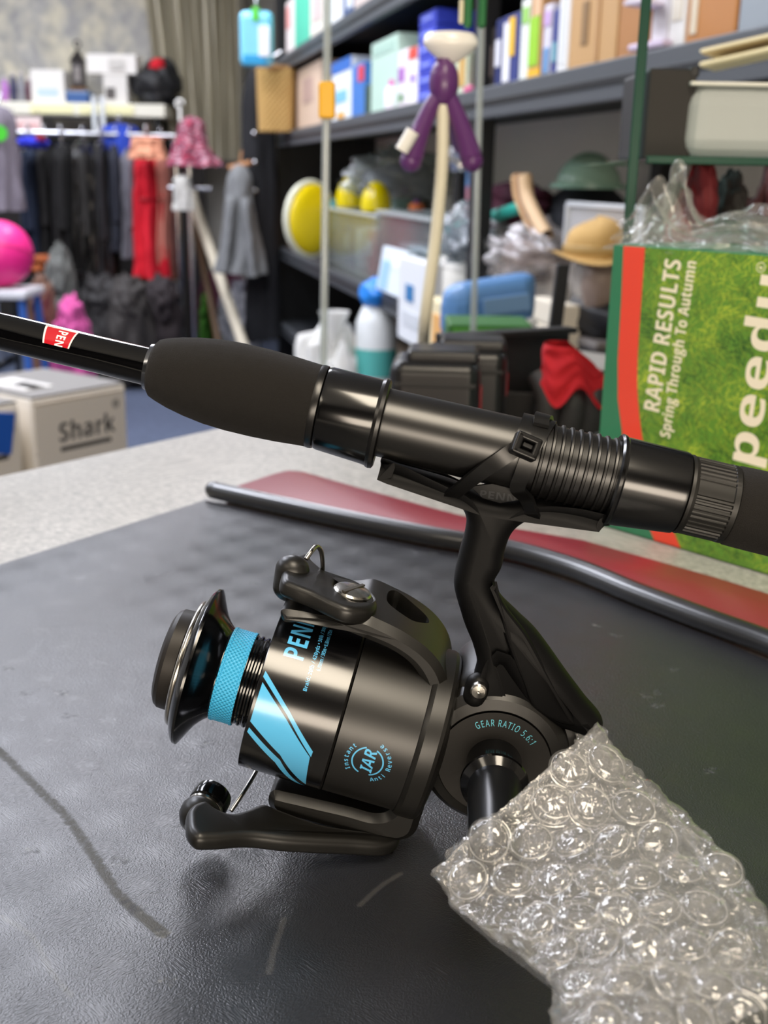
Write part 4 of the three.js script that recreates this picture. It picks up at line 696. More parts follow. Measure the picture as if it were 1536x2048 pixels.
{ // tan strap: two leather bands standing up in a bend
  const P = [[1036, 352], [1040, 390], [1056, 430], [1078, 470]].map(([x, y]) => { const o = onQ(x, y, .98); return R(.98, o.y, o.p); }), t = thing('leather_strap', 'tan and brown leather strap standing up bent on the lower shelf', 'strap', P[3]);
  for (const [dx, m, n] of [[0, C(0xc8a070, .7), 'tan'], [.028, C(0x8a6040, .7), 'brown'], [.05, C(0xd8b890, .7), 'pale']]) part('strap_band', tube(P.map((p) => p.clone().sub(P[3]).addScaledVector(DIR, -dx).add(V3(0, 0, 0))), .017, 30, 8), m, t, n + ' band');
}
{ const t = thing('maroon_cloth', 'folded dark maroon cloth behind the turquoise stick', 'cloth', R(1.10, yLow + .2, onQ(1020, 470, 1.10).p)); t.rotation.y = YAW; part('fold', blob(.2, .17, .3, 21, .3, 2), M.maroonCloth, t); part('fold', blob(.18, .08, .28, 22, .3, 2).translate(.01, .1, .02), M.maroonCloth, t); }
plasticBag('crumpled clear bag below the turquoise stick', .24, .16, .34, R(1.02, yLow + .16, onQ(960, 505, 1.02).p), 41, 0xd2d8dc, 0x7a8288);
plasticBag('crumpled pale bag in front of the tan strap', .2, .13, .26, R(.99, yLow + .16, onQ(1070, 510, .99).p), 43, 0xe0dcdc, 0xa89c98);
{ const p = onQ(1178, 345, 1.3), t = thing('green_hard_hat', 'dull green hard hat on the dark bag', 'hard hat', R(1.22, onQ(1178, 372, 1.22).y, onQ(1178, 345, 1.22).p)); t.rotation.y = YAW;
  part('shell', displaced(new THREE.SphereGeometry(1, 36, 18, 0, 6.2832, 0, Math.PI / 2), (v) => { v.set(v.x * .085, v.y * .08, v.z * .08); }), C(0xa4c8b2, .25), t); part('brim', displaced(new THREE.CylinderGeometry(1, 1, .012, 40), (v) => { v.x *= .098; v.z *= .098; }), C(0x90b8a2, .3), t); part('ridge', new THREE.TorusGeometry(.079, .006, 6, 24, Math.PI).translate(0, 0, 0), C(0x8ab49e, .3), t); }
{ const y = yLow + .02, t = thing('dark_holdall', 'dark charcoal holdall bag under the green hard hat', 'bag', R(1.27, y, onQ(1165, 420, 1.27).p)); t.rotation.y = YAW; const h = onQ(1178, 374, 1.24).y - y; part('bag_body', blob(.3, h * 1.02, .56, 61, .12, 1.5), C(0x23252b, .8), t); part('handle', new THREE.TorusGeometry(.1, .012, 8, 24, Math.PI).rotateY(Math.PI / 2).translate(-.16, h * .6, -.1), M.black, t); }
{ // clear picture-frame box
  const a = onQ(1112, 440, .97), b = onQ(1262, 440, .97), h = .14, t = thing('clear_frame_box', 'clear acrylic box frame standing behind the woven hat', 'box', R(1.0, onQ(1180, 500, 1.0).y, (a.p + b.p) / 2)); t.rotation.y = YAW; const w = a.p - b.p, hh = onQ(1180, 412, .97).y - onQ(1180, 500, 1.0).y;
  part('front_pane', rbox(.006, hh, w, .002).translate(0, hh / 2, 0), M.clearThin, t); part('edge', mergeGeometries([rbox(.014, .012, w, .003).translate(-.002, hh, 0), rbox(.014, hh, .012, .003).translate(-.002, hh / 2, -w / 2), rbox(.014, hh, .012, .003).translate(-.002, hh / 2, w / 2)]), C(0xc8ccd0, .2), t);
}
{ // woven hat
  const b = onZ(1092, 432, 1252, 527, 2.35), t = thing('woven_hat', 'tan woven straw hat with turned brim lying at the near end of the shelf', 'hat', V3(b.x, b.y0, b.z)); t.rotation.y = .2;
  const wv = (a, v) => .0022 * Math.sin(v * 90) + .0012 * Math.sin(a * 40);
  part('crown', gridGeo(96, 40, (q, v) => { const a = q * 6.2832, r = Math.pow(Math.max(0, 1 - Math.pow(v, 4)), .5) * (1 + .1 * nz(Math.cos(a), Math.sin(a), 3)) + wv(a, v) * 8; return V3(Math.cos(a) * b.w * .36 * r + b.w * .12, b.h * .12 + v * b.h * .82 * (1 + .1 * Math.cos(a)), Math.sin(a) * .08 * r); }), M.tan, t);
  part('brim', gridGeo(96, 16, (q, v) => { const a = q * 6.2832, r = .8 + .62 * v; return V3(Math.cos(a) * b.w * .37 * r + b.w * .06, b.h * .16 + .012 * Math.sin(a * 2 + 1) * v + wv(a, v), Math.sin(a) * .085 * r); }), std(0xc4a062, .9, { side: THREE.DoubleSide }), t); part('hat_band', new THREE.TorusGeometry(1, .05, 8, 40).rotateX(Math.PI / 2).scale(b.w * .36, .2, .08).translate(b.w * .12, b.h * .3, 0), C(0xa88a50), t);
}
// white cartons and packs at the near end of the lower shelf
shelfBox('carton', 'cream carton with a wide white lid under the crumpled bags', 'carton', [880, 528, 1010, 606], 0xf0ece0, { q: 1.0, d: .2, base: yLow + .02, panels: [[0, 0, 1, .22, 0xfaf6ec]] });
shelfBox('carton', 'ivory carton beneath the woven hat', 'carton', [1012, 522, 1118, 600], 0xeee8dc, { q: 1.0, d: .2, panels: [[.05, .1, .4, .5, 0xd8ece4]] });
shelfBox('carton', 'cream carton second in the stack beside the black post', 'carton', [1060, 602, 1124, 650], 0xe8dfcc, { q: .885, d: .04 }); shelfBox('carton', 'lowest cream carton in the stack beside the black post', 'carton', [1060, 652, 1124, 700], 0xe4dac6, { q: .885, d: .04 });
{ // blue sack with white foot
  const b = onZ(880, 556, 1072, 668, 1.95), t = thing('blue_sack', 'blue and white printed sack leaning in front of the lower shelf', 'sack', V3(b.x, b.y0, b.z)); t.rotation.y = .25;
  part('sack_body', displaced(rbox(b.w, b.h, .09, .03), (v) => { v.y += v.x * .18 + .006 * nz(v.x * 30, v.y * 30, 2); v.z *= 1 - .5 * Math.pow(Math.abs(v.x) / (b.w / 2), 4); }).translate(0, b.h / 2, 0), C(0x5d8ec6, .4), t);
  part('printed_panel', rbox(b.w * .5, b.h * .3, .004, .0015).rotateZ(.12).translate(b.w * .1, b.h * .58, .0475), C(0x7fa8d8), t); part('white_foot', displaced(rbox(b.w * .5, b.h * .2, .02, .008), (v) => { v.y += .01 * Math.sin(v.x * 30); }).translate(b.w * .2, b.h * .16, .042), C(0xe8ecf0), t);
}
{ const b = onZ(892, 640, 1056, 700, 1.7), t = thing('grass_print_box', 'green box with a printed grass picture below the blue sack', 'box', V3(b.x, b.y0, b.z)); part('carton', rbox(b.w, b.h, .12, .004).translate(0, b.h / 2, 0), C(0x2c6a24), t); part('printed_panel', rbox(b.w * .9, b.h * .7, .004, .001).translate(0, b.h * .52, .0605), C(0x58a838), t); part('logo_patch', rbox(b.w * .14, b.h * .3, .005, .001).translate(b.w * .15, b.h * .5, .0615), C(0xe0d8c0), t); }
// the items below and behind the black post
{ const t = thing('grey_bottle_pack', 'pale grey and orange bottles pack right of the black post', 'bottle pack', R(.98, onQ(1190, 615, .98).y, onQ(1185, 560, .98).p)); const h = .12; for (const [z, c] of [[-.06, 0x9a948e], [.02, 0xa8a29c], [.1, 0x8e7c70]]) part('bottle', blob(.08, h, .08, 3 + z * 10, .06).translate(0, 0, z), C(c, .4), t); }
{ const t = thing('black_shoe', 'black shoe with pale sole lying behind the red and grey glove', 'shoe', R(.97, onQ(1195, 690, .97).y, onQ(1190, 660, .97).p)); t.rotation.y = YAW; part('upper', blob(.1, .09, .24, 71, .14, 1.6).translate(0, .015, 0), M.black, t); part('sole', rbox(.1, .02, .24, .008).translate(0, .01, 0), C(0x6a6460), t); }

// ---------------------------------------------------------------- bottom shelf and floor goods in the aisle
const yB = yBot + .001;
{ const t = thing('blue_bag', 'bright blue plastic bag on the bottom shelf', 'bag', R(1.15, yB, onQ(578, 660, 1.1).p)); t.rotation.y = YAW; part('bag_body', blob(.26, .33, .4, 81, .2), C(0x2458b0, .45), t); part('bag_tie', new THREE.ConeGeometry(.04, .09, 12).translate(0, .36, 0), C(0x2a60c0, .45), t); }
{ const b = onZ(600, 622, 736, 760, 4.1); plasticBag('tall white translucent sack standing on the floor before the shelving', b.w * 1.3, b.y1 * .86, .17, V3(b.x, .001, b.z), 83, 0xf4f3ee, 0xdedcd4, .2); }
{ const t = thing('aqua_bottle', 'white bottle with aqua label and bright blue cap', 'bottle', R(.93, yB, onQ(752, 690, .93).p)); const pr = [[0, 0], [.07, 0], [.075, .02], [.075, .3], [.05, .36], [.03, .38]].map(([x, y]) => new THREE.Vector2(x, y)); part('bottle_body', creased(new THREE.LatheGeometry(pr, 28)), C(0xe4e8e8, .3), t); part('label_wrap', new THREE.CylinderGeometry(.0765, .0765, .1, 28, 1, true).translate(0, .16, 0), C(0x58b8b0), t); part('cap', blob(.13, .1, .16, 7, .12).translate(0, .36, 0), C(0x1f84e0, .35), t); }
shelfBox('carton', 'brown and green printed carton on the bottom shelf', 'carton', [668, 690, 730, 750], 0x8a7a68, { q: .92, base: yB, panels: [[.2, .1, .8, .6, 0xa8b098]] });
shelfBox('carton', 'white carton with amber dome window near the cream strap', 'carton', [846, 606, 916, 712], 0xf0e2b8, { q: .74, d: .1, panels: [[.3, .25, .75, .9, 0xe8b068]] });
{ const b = onZ(436, 590, 524, 688, 7.2), t = plasticBag('grey and clear plastic bag on the floor beside the shelving', b.w, .46, .3, V3(b.x, .001, b.z), 91, 0xc8cad0, 0x5a6070, .5); }
{ const b = onZ(424, 560, 470, 690, 7.5), t = thing('maroon_sack', 'dark maroon cloth sack on the floor behind the plastic bag', 'sack', V3(b.x, .001, b.z)); part('sack_body', blob(.34, .62, .3, 92, .2), M.maroonCloth, t); part('tie', new THREE.TorusGeometry(.06, .015, 8, 20).rotateX(Math.PI / 2).translate(0, .56, 0), M.black, t); }

// ---------------------------------------------------------------- back of the shop: cloth backdrop, wall shelf, clothes rack
{
  const zb = -7.95;
  const mottled = noiseTex(512, (x, y) => { const a = per(x, y, 7, 1), b = per(x, y, 22, 5), m = Math.max(0, Math.min(1, .5 + a * .9 + b * .5)); const k = .66 + .05 * b; return [k * (.96 + m * .2), k * (.95 + m * .17), k * (.93 + m * .07)]; }, { srgb: true });
  const b = onZ(-160, -260, 300, 330, -zb), t = thing('backdrop_cloth', 'mottled grey and tan backdrop cloth hung flat on the back wall', 'backdrop cloth', V3(b.x, b.y0, zb));
  part('cloth', gridGeo(60, 40, (s, v) => V3((s - .5) * b.w, v * b.h, .03 * fbm(s * 4, v * 3, 2, 3))), std(0xffffff, .9, { map: mottled, side: THREE.DoubleSide }), t); part('top_rail', rod(V3(-b.w / 2, b.h, 0), V3(b.w / 2, b.h, 0), .015), M.steelDark, t);
  const c = onZ(276, -260, 492, 320, -zb - .05), u = thing('grey_curtain', 'gathered greyish curtain falling in slanted folds beside the backdrop', 'curtain', V3(c.x, c.y0, zb + .08));
  part('curtain_cloth', gridGeo(220, 30, (s, v) => { const gather = .72 + .28 * v; const x = (s - .5) * c.w * gather + (1 - v) * c.w * .10 - .0; return V3(x, v * c.h, .085 * Math.sin(s * 66 + .8 * Math.sin(v * 3 + s * 6)) + .03 * Math.sin(s * 151 + v * 2) + .04 * nz(s * 9, v * 3, 1)); }), std(0xd2ccb8, .5, { side: THREE.DoubleSide }), u); part('curtain_rail', rod(V3(-c.w * .5, c.h, 0), V3(c.w * .5, c.h, 0), .02), M.steelDark, u);
}
{ // white wall shelf with a pale yellow rail along its front
  const z = 7.5, b = onZ(-60, 205, 330, 232, z), t = thing('wall_shelf', 'cream white wall shelf above the clothes rack', 'shelf', V3(b.x, b.y0, b.z)); t.rotation.z = 0;
  part('shelf_board', rbox(b.w, b.h, .4, .01).translate(0, b.h / 2, -.2), C(0xeae6d4, .5), t); part('price_rail', mergeGeometries([rbox(b.w * .22, b.h * .7, .01, .003).translate(-b.w * .08, b.h * .5, .004), rbox(b.w * .28, b.h * .7, .01, .003).translate(b.w * .2, b.h * .5, .004)]), C(0xf2ecb8, .4), t, 'pale yellow price rail');
  for (const k of [-.45, .45]) part('bracket', rbox(.03, .2, .34, .006).translate(b.w * k, -.1, -.2), M.steelDark, t);
  const top = b.y1 + .002;
  const put = (name, label, cat, x0, y0, x1, color, dep = .16, extra) => { const o = onZ(x0, y0, x1, 206, z + .15), g = thing(name, label, cat, V3(o.x, top, -z - .15)); const h = Math.max(.03, o.y1 - top); part('carton', rbox(o.w * .98, h, dep, .006).translate(0, h / 2, 0), C(color), g); if (extra) extra(g, o.w, h, dep); return g; };
  put('white_box', 'white box on the wall shelf left of the dark lantern', 'box', 70, 142, 138, 0xe4e0d8, .2, (g, w, h, d) => part('front_label', rbox(w * .6, h * .25, .004, .001).translate(0, h * .3, d / 2 + .001), C(0xbcd0dc), g));
  put('blue_tin', 'flat blue tin under the dark lantern on the wall shelf', 'tin', 126, 186, 182, 0x35588e, .16, (g, w, h, d) => part('tin_lid', rbox(w * 1.03, h * .25, d * 1.03, .003).translate(0, h, 0), C(0x7a94b8), g));
  put('white_box', 'lower white box on the wall shelf right of the dark lantern', 'box', 214, 152, 262, 0xdcd8d0, .2, (g, w, h, d) => part('front_label', rbox(w * .4, h * .4, .004, .001).translate(-w * .2, h * .35, d / 2 + .001), C(0x55504c), g));
  { const o = onZ(172, 110, 272, 150, z + .05), lo = onZ(214, 152, 262, 206, z + .15), g = thing('white_box', 'long white box lying across the smaller white box on the wall shelf', 'box', V3(o.x, lo.y1 + .004, -z - .15)); part('carton', rbox(o.w, o.h, .18, .006).translate(0, o.h / 2, 0), C(0xe8e4dc), g); part('front_label', rbox(o.w * .3, o.h * .5, .004, .001).translate(o.w * .1, o.h * .5, .101), C(0xc8c4bc), g); }
  { const o = onZ(138, 85, 172, 188, z + .1), g = thing('dark_lantern', 'tall dark metal lantern on the wall shelf', 'lantern', V3(o.x, top + .07, -z - .12)); const h = o.h, w = o.w; part('base', rbox(w, h * .08, w, .006).translate(0, h * .04, 0), M.brown, g); part('body', rbox(w * .72, h * .5, w * .72, .01).translate(0, h * .33, 0), C(0x3a3432, .4), g); part('window_glass', rbox(w * .4, h * .3, w * .74, .004).translate(0, h * .34, 0), C(0x8a8480, .15), g); part('roof', new THREE.ConeGeometry(w * .6, h * .28, 4).rotateY(Math.PI / 4).translate(0, h * .72, 0), C(0x2a2624, .4), g); part('ring', new THREE.TorusGeometry(w * .18, .006, 8, 20).translate(0, h * .93, 0), M.steelDark, g); }
  { const o = onZ(262, 120, 358, 210, z + .1), g = thing('black_bag', 'black bag with a red lining on the right end of the wall shelf', 'bag', V3(o.x, top, -z - .12)); part('bag_body', blob(o.w, o.h * .92, .22, 33, .25, 1.7), M.black, g); part('lining', blob(o.w * .35, o.h * .3, .12, 34, .2).rotateZ(.5).translate(o.w * .12, o.h * .74, .03), M.red, g, 'red lining'); part('handle', new THREE.TorusGeometry(o.w * .2, .012, 8, 20, Math.PI).translate(o.w * .2, o.h * .8, 0), M.black, g); }
  const small = [[2, 150, 18, 0xb87ac0, 'violet'], [20, 140, 34, 0x3a3a58, 'dark navy'], [36, 138, 50, 0x8a8a90, 'silver'], [51, 150, 66, 0x5a3040, 'plum']];
  for (const [x0, y0, x1, c, n] of small) { const o = onZ(x0, y0, x1, 206, z + .1), g = thing('trinket', `small ${n} ornament at the left end of the wall shelf`, 'ornament', V3(o.x, top, -z - .1)); part('ornament_body', blob(o.w, o.h * .8, o.w, x0, .25), C(c, .4), g); part('ornament_top', new THREE.SphereGeometry(o.w * .28, 16, 12).translate(0, o.h * .84, 0), C(0xc8c0c0, .3), g); }
  { const o = onZ(22, 234, 84, 272, z - .05), g = thing('shelf_sign', 'pale pink and white sign hanging below the wall shelf', 'sign', V3(o.x, o.y0, -z + .06)); part('sign_board', rbox(o.w, o.h, .012, .004).translate(0, o.h / 2, 0), C(0xecd6d0), g); part('sign_stripe', rbox(o.w * .8, o.h * .3, .004, .001).translate(0, o.h * .55, .007), C(0xe4b4b0), g); part('hanger_wire', mergeGeometries([-.4, .4].map((k) => rod(V3(o.w * k, o.h, 0), V3(o.w * k, o.h + .05, 0), .003))), M.chrome, g); }
  { const o = onZ(182, 192, 212, 266, z - .1), g = thing('hook_strip', 'white plastic hook strip hanging over the shelf edge', 'hook', V3(o.x, o.y0, -z + .1)); part('strip', mergeGeometries([rbox(o.w * .3, o.h, .012, .004).translate(-o.w * .28, o.h / 2, 0), rbox(o.w * .3, o.h, .012, .004).translate(o.w * .28, o.h / 2, 0)]), C(0xd8dcdc), g); part('hook_end', new THREE.TorusGeometry(o.w * .28, .012, 8, 20, Math.PI).rotateZ(Math.PI).translate(0, .01, 0), C(0xd8dcdc), g); }
  { const o = onZ(-80, 232, 420, 330, 8.1), g = thing('dark_board', 'dark board on the wall behind the clothes rack', 'board', V3(o.x, 0.001, -7.86)); part('panel', rbox(o.w, o.y1 - .2, .03, .006).translate(0, (o.y1 - .2) / 2, 0), C(0x26221f, .9), g); part('rail', rbox(o.w, .05, .05, .006).translate(0, o.y1 - .18, 0), M.steelDark, g); }
}
{
  const z = 7.0, o = onZ(-30, 268, 350, 276, z), t = thing('clothes_rail', 'chrome clothes rail carrying the row of garments', 'clothes rail', V3(o.x, 0, -z));
  const h = o.y1; part('rail', rod(V3(-o.w / 2, h, 0), V3(o.w / 2, h, 0), .016), M.chrome, t);
  for (const s of [-1, 1]) { part('post', rod(V3(s * o.w / 2, .03, 0), V3(s * o.w / 2, h, 0), .018), M.chrome, t); part('foot', rbox(.06, .03, .5, .01).translate(s * o.w / 2, .016, 0), M.steelDark, t); }
  const list = [
    ['dark navy jeans hanging second on the rail', 'jeans', 44, 292, 86, 520, 0x1f2a40, {}], ['grey black jacket hanging on the rail beside the jeans', 'jacket', 84, 282, 112, 512, 0x262525, {}], ['wide black coat on the rail', 'coat', 108, 284, 152, 520, 0x171616, {}],
    ['black coat in a shiny clear cover, first of two', 'coat', 150, 278, 196, 540, 0x2c2a28, { cover: 1 }], ['black coat in a shiny clear cover, second of two', 'coat', 194, 280, 226, 548, 0x232326, { cover: 1 }], ['dark slate coat on the rail left of the grey one', 'coat', 222, 284, 254, 500, 0x2a2d38, {}],
    ['royal blue jacket hanging high on the rail', 'jacket', 198, 246, 286, 404, 0x2240a8, { wide: 1 }], ['grey jersey top between the blue jacket and red dress', 'jersey', 246, 292, 286, 512, 0x6f6e76, {}], ['bright red dress hanging on the rail', 'dress', 266, 300, 332, 552, 0xd00c26, { hem: 1.15 }],
    ['pale coral dress with patterned hem beside the red dress', 'dress', 312, 296, 342, 560, 0xd88878, {}], ['patterned peach scarf over the tops of the dresses', 'scarf', 258, 274, 330, 318, 0xd89878, { top: 1 }], ['olive and orange printed dress hem below the red dress', 'dress', 280, 500, 352, 572, 0x9a7a48, { low: 1 }],
  ];
  list.forEach(([label, cat, x0, y0, x1, y1, col, k], i) => {
    const zz = z - (k.top ? .28 : k.low ? -.12 : .02) + (i % 2 ? .05 : -.02) + (cat === 'jacket' && col === 0x2240a8 ? .2 : 0), b = onZ(x0, y0, x1, y1, zz), g = thing(cat, label, cat, V3(b.x, b.y0, b.z), undefined), d = k.top ? .2 : .36;
    part('fabric', drape(b.w * .96, b.h, d, i + 1.5, { hem: k.hem || 1, shoulder: k.top ? .8 : k.wide ? .62 : .34, folds: 6 + i % 4 }), std(col, .85, { side: THREE.DoubleSide }), g);
    if (k.cover) part('clear_cover', drape(b.w * 1.16, b.h * 1.0, d * 1.1, i + 7.5, { folds: 9, depthFold: .16 }), std(0x3c3a38, .16, { transmission: .66, thickness: 0, side: THREE.DoubleSide }), g, 'shiny clear dust cover');
    if (!k.low) { const rise = Math.max(.02, h - (b.y0 + b.h) + .02); part('hanger', mergeGeometries([rod(V3(0, b.h - .01, 0), V3(0, b.h + rise, 0), .004, 8), new THREE.TorusGeometry(.03, .005, 6, 16, Math.PI * 1.3).rotateY(Math.PI / 2).translate(0, b.h + rise, 0), rod(V3(0, b.h - .02, -d * .3), V3(0, b.h - .02, d * .3), .008, 8)]), M.chrome, g); }
    if (cat === 'dress') part('belt', new THREE.TorusGeometry(1, .06, 6, 40).rotateX(Math.PI / 2).scale(b.w * .45, .2, d * .44).translate(0, b.h * .62, 0), C(col === 0xd00c26 ? 0xb00a20 : 0xc07060), g); else if (cat !== 'scarf') part('sleeve', drape(b.w * .42, b.h * .62, d * .3, i + 3, { folds: 4, shoulder: .5 }).translate(b.w * .2, b.h * .28, d * .4), std(col, .85, { side: THREE.DoubleSide }), g);
  });
}
{ // floral top on its own stand
  const z = 6.6, b = onZ(336, 232, 430, 332, z), t = thing('floral_blouse', 'pink red floral top on a white hanger', 'top', V3(b.x, b.y0, -z));
  const print = noiseTex(128, (x, y) => { const v = per(x, y, 14, 3) + .4 * per(x, y, 30, 8); return v > .3 ? [.72, .62, .66] : v > 0 ? [.68, .22, .32] : v > -.3 ? [.48, .16, .26] : [.34, .3, .36]; }, { srgb: true }); print.repeat.set(2, 1.5);
  part('fabric', drape(b.w, b.h, .26, 4.2, { shoulder: .3, hem: 1.1, narrow: .5 }), std(0xffffff, .85, { map: print, side: THREE.DoubleSide }), t); part('hanger', mergeGeometries([rod(V3(-.05, b.h - .03, .05), V3(-.05, b.h + .05, .05), .009, 8), new THREE.TorusGeometry(.02, .007, 6, 16, Math.PI * 1.3).translate(-.05, b.h + .06, .05)]), M.white, t, 'white plastic hanger');
  const s = thing('garment_stand', 'slim metal garment stand under the floral top', 'garment stand', V3(b.x - .02, 0, -z - .02)); part('pole', rod(V3(0, .02, 0), V3(0, b.y0 + b.h * .8, 0), .014), M.chrome, s); part('foot', mergeGeometries([rbox(.4, .024, .04, .008).translate(0, .012, 0), rbox(.04, .024, .4, .008).translate(0, .012, 0)]), M.steelDark, s); part('cross_bar', rod(V3(-.12, b.y0 - .12, 0), V3(.12, b.y0 - .12, 0), .014), M.chrome, s);
  const c = onZ(348, 350, 388, 420, z - .05), e = thing('white_blouse', 'small silver white garment hanging below the floral top', 'blouse', V3(c.x, c.y0, -z + .08)); part('fabric', drape(c.w, c.h, .12, 9.1, { shoulder: .5 }), C(0xc4c2bc), e); part('hanger', rod(V3(0, c.h - .02, 0), V3(0, c.h + .06, -.06), .006), M.chrome, e);
}
{ // leaning poles
  const lean = (label, name, x0, y0, x1, y1, z, r, m, cap) => { const A = onPlane(x0, y0, V3(0, 0, -z), V3(0, 0, 1)), B = onPlane(x1, y1, V3(0, 0, -z + .3), V3(0, 0, 1)), d = A.clone().sub(B).normalize(), Bf = B.clone().addScaledVector(d, -(B.y - .012) / d.y), t = thing(name, label, 'pole', Bf); part('shaft', rod(V3(0, 0, 0), A.clone().sub(Bf), r, 16), m, t); part('end_cap', new THREE.SphereGeometry(r * 1.15, 14, 10).translate(...A.clone().sub(Bf).toArray()), cap, t); };
  lean('cream white flat pole leaning behind the grey hoodie', 'leaning_pole', 384, 392, 428, 520, 6.9, .03, C(0xcfc6b0), M.cream); lean('dark brown pole leaning beside the cream pole', 'leaning_pole', 388, 430, 414, 565, 7.1, .022, C(0x4a3418), M.brown);
}
{ // grey hoodie on the shelving end
  const z = 6.35, b = onZ(440, 325, 522, 545, z), t = thing('grey_hoodie', 'grey hooded top hanging on the end of the shelving', 'hoodie', V3(b.x, b.y0, -z)); const m = std(0x77797a, .9, { side: THREE.DoubleSide });
  part('fabric', drape(b.w * 1.12, b.h, .24, 6.3, { shoulder: .3, hem: 1.05, narrow: .5, folds: 5 }), m, t); part('sleeve', drape(b.w * .34, b.h * .7, .12, 2.2, { folds: 3, shoulder: .6 }).rotateZ(-.12).translate(-b.w * .36, b.h * .02, .08), m, t); part('sleeve', drape(b.w * .34, b.h * .72, .12, 5.2, { folds: 3, shoulder: .6 }).rotateZ(.1).translate(b.w * .34, -b.h * .02, .08), m, t);
  part('hanger', mergeGeometries([rod(V3(-.06, b.h - .03, .0), V3(.06, b.h + .0, .0), .014, 10), rod(V3(0, b.h - .02, 0), V3(.01, b.h + .06, -.02), .005, 8)]), C(0xb07a4c), t, 'wooden hanger');
  const c = onZ(484, 120, 556, 680, 6.45), u = thing('black_coat', 'long black coat hanging down the end of the shelving', 'coat', V3(c.x, Math.max(.05, c.y0), -6.5)); part('fabric', drape(c.w * 1.05, c.y1 - Math.max(.05, c.y0), .2, 8.8, { shoulder: .5, folds: 4, depthFold: .08, narrow: .9 }), std(0x111216, .9, { side: THREE.DoubleSide }), u); part('hanger', rod(V3(0, c.h - .03, 0), V3(.12, c.h + .05, 0), .008), M.chrome, u); part('button', mergeGeometries([.55, .65, .75].map((k) => new THREE.SphereGeometry(.014, 10, 8).translate(-.02, c.h * k, .1))), M.chrome, u);
}
{ // near-left end: grey print garment, pink ball, small floor goods
  const b = onZ(-40, 208, 38, 420, 6.3), t = thing('print_shirt', 'grey printed shirt hanging at the left edge', 'shirt', V3(b.x, b.y0, -6.3)); part('fabric', drape(b.w, b.h, .3, 3.3, { shoulder: .5 }), std(0x77707a, .9, { side: THREE.DoubleSide }), t); part('round_tag', new THREE.CylinderGeometry(.04, .04, .008, 24).rotateX(Math.PI / 2).translate(b.w * .3, b.h * .72, .16), C(0x44c828), t, 'green round tag'); part('hanger', rod(V3(0, b.h - .02, 0), V3(0, b.h + .06, -.1), .006), M.chrome, t);
  const n = onZ(20, 272, 82, 296, 6.55), nt = thing('blue_jumper', 'folded bright blue top over the rail end', 'top', V3(n.x, n.y0, -6.68)); part('fabric', blob(n.w, n.h, .3, 14, .2), C(0x2430c0, .85), nt); part('collar', blob(n.w * .3, n.h * .7, .12, 15, .2).translate(n.w * .36, n.h * .5, .05), C(0x8a1830, .85), nt);
  const p = onZ(-46, 440, 44, 574, 5.2), pt = thing('pink_ball', 'bright pink ball at the left edge in front of the rack', 'ball', V3(p.x, p.y0, -5.2)); part('ball_skin', new THREE.SphereGeometry(p.h / 2, 40, 28).translate(0, p.h / 2, 0), std(0xf02888, .4), pt); part('seam', new THREE.TorusGeometry(p.h / 2, .004, 6, 60).rotateX(1.2).translate(0, p.h / 2, 0), C(0xd02070), pt);
  const q = onZ(-46, 576, 60, 660, 5.2), qt = thing('white_stool', 'white and blue plastic stool under the pink ball', 'stool', V3(p.x, 0, -5.2)); part('seat', rbox(.3, .04, .3, .012).translate(0, p.y0 - .022, 0), C(0xd0d0d4), qt); for (const [i, k] of [[-1, -1], [1, -1], [-1, 1], [1, 1]]) part('leg', rod(V3(i * .15, .002, k * .13), V3(i * .12, p.y0 - .04, k * .11), .018), i > 0 ? C(0x2a5aa8) : C(0xc8c8c8), qt);
}
{ // heaps on the floor under the rack
  const heap = [['grey black heap of clothes on the floor under the rack', 150, 560, 250, 660, 6.5, 0x2e2c2c, 101], ['dark checked bag on the floor below the coats', 215, 560, 300, 650, 6.4, 0x3a3634, 102], ['dark brown boots bag at the foot of the red dress', 282, 560, 360, 640, 6.6, 0x2c2426, 103], ['pale grey folded cloth on the heap below the jeans', 95, 500, 150, 640, 6.3, 0x6a6c68, 104], ['bright pink bag on the floor at the left', 108, 600, 176, 664, 5.6, 0xd85aa0, 105], ['brown speckled sack beside the white stool', 62, 560, 108, 660, 5.7, 0x7a5a4a, 106], ['dull orange cushion under the black coats', 60, 510, 118, 545, 6.5, 0xa8582c, 107], ['small lime green pouch on the floor in the gap', 402, 590, 424, 640, 7.4, 0x4a8a2a, 108]];
  for (const [l, x0, y0, x1, y1, z, col, s] of heap) { const b = onZ(x0, y0, x1, y1, z), name = l.includes('bag') ? 'floor_bag' : l.includes('cushion') ? 'cushion' : l.includes('pouch') ? 'pouch' : l.includes('sack') ? 'sack' : 'cloth_heap', cat = name.replace('_', ' '), y = l.includes('cushion') ? b.y0 : .001, t = thing(name, l, cat, V3(b.x, y, -z)), hh = b.y1 - y; part('cloth_body', blob(b.w * 1.1, hh, .36, s, .28), C(col, .8), t); part('fold', blob(b.w * .7, hh * .4, .26, s + 40, .35).translate(b.w * .1, hh * .62, .05), C(col, .7), t); }
  const b = onZ(54, 500, 124, 512, 6.5), t = thing('low_bench', 'low dark bench carrying the orange cushion', 'bench', V3(b.x, 0, -6.5)); const y = onZ(60, 510, 118, 545, 6.5).y0 - .002; part('seat_board', rbox(.34, .03, .34, .006).translate(0, y - .016, 0), M.steelDark, t); for (const [i, k] of [[-1, -1], [1, -1], [-1, 1], [1, 1]]) part('leg', rod(V3(i * .15, .001, k * .14), V3(i * .15, y - .02, k * .14), .014), M.steelDark, t);
}

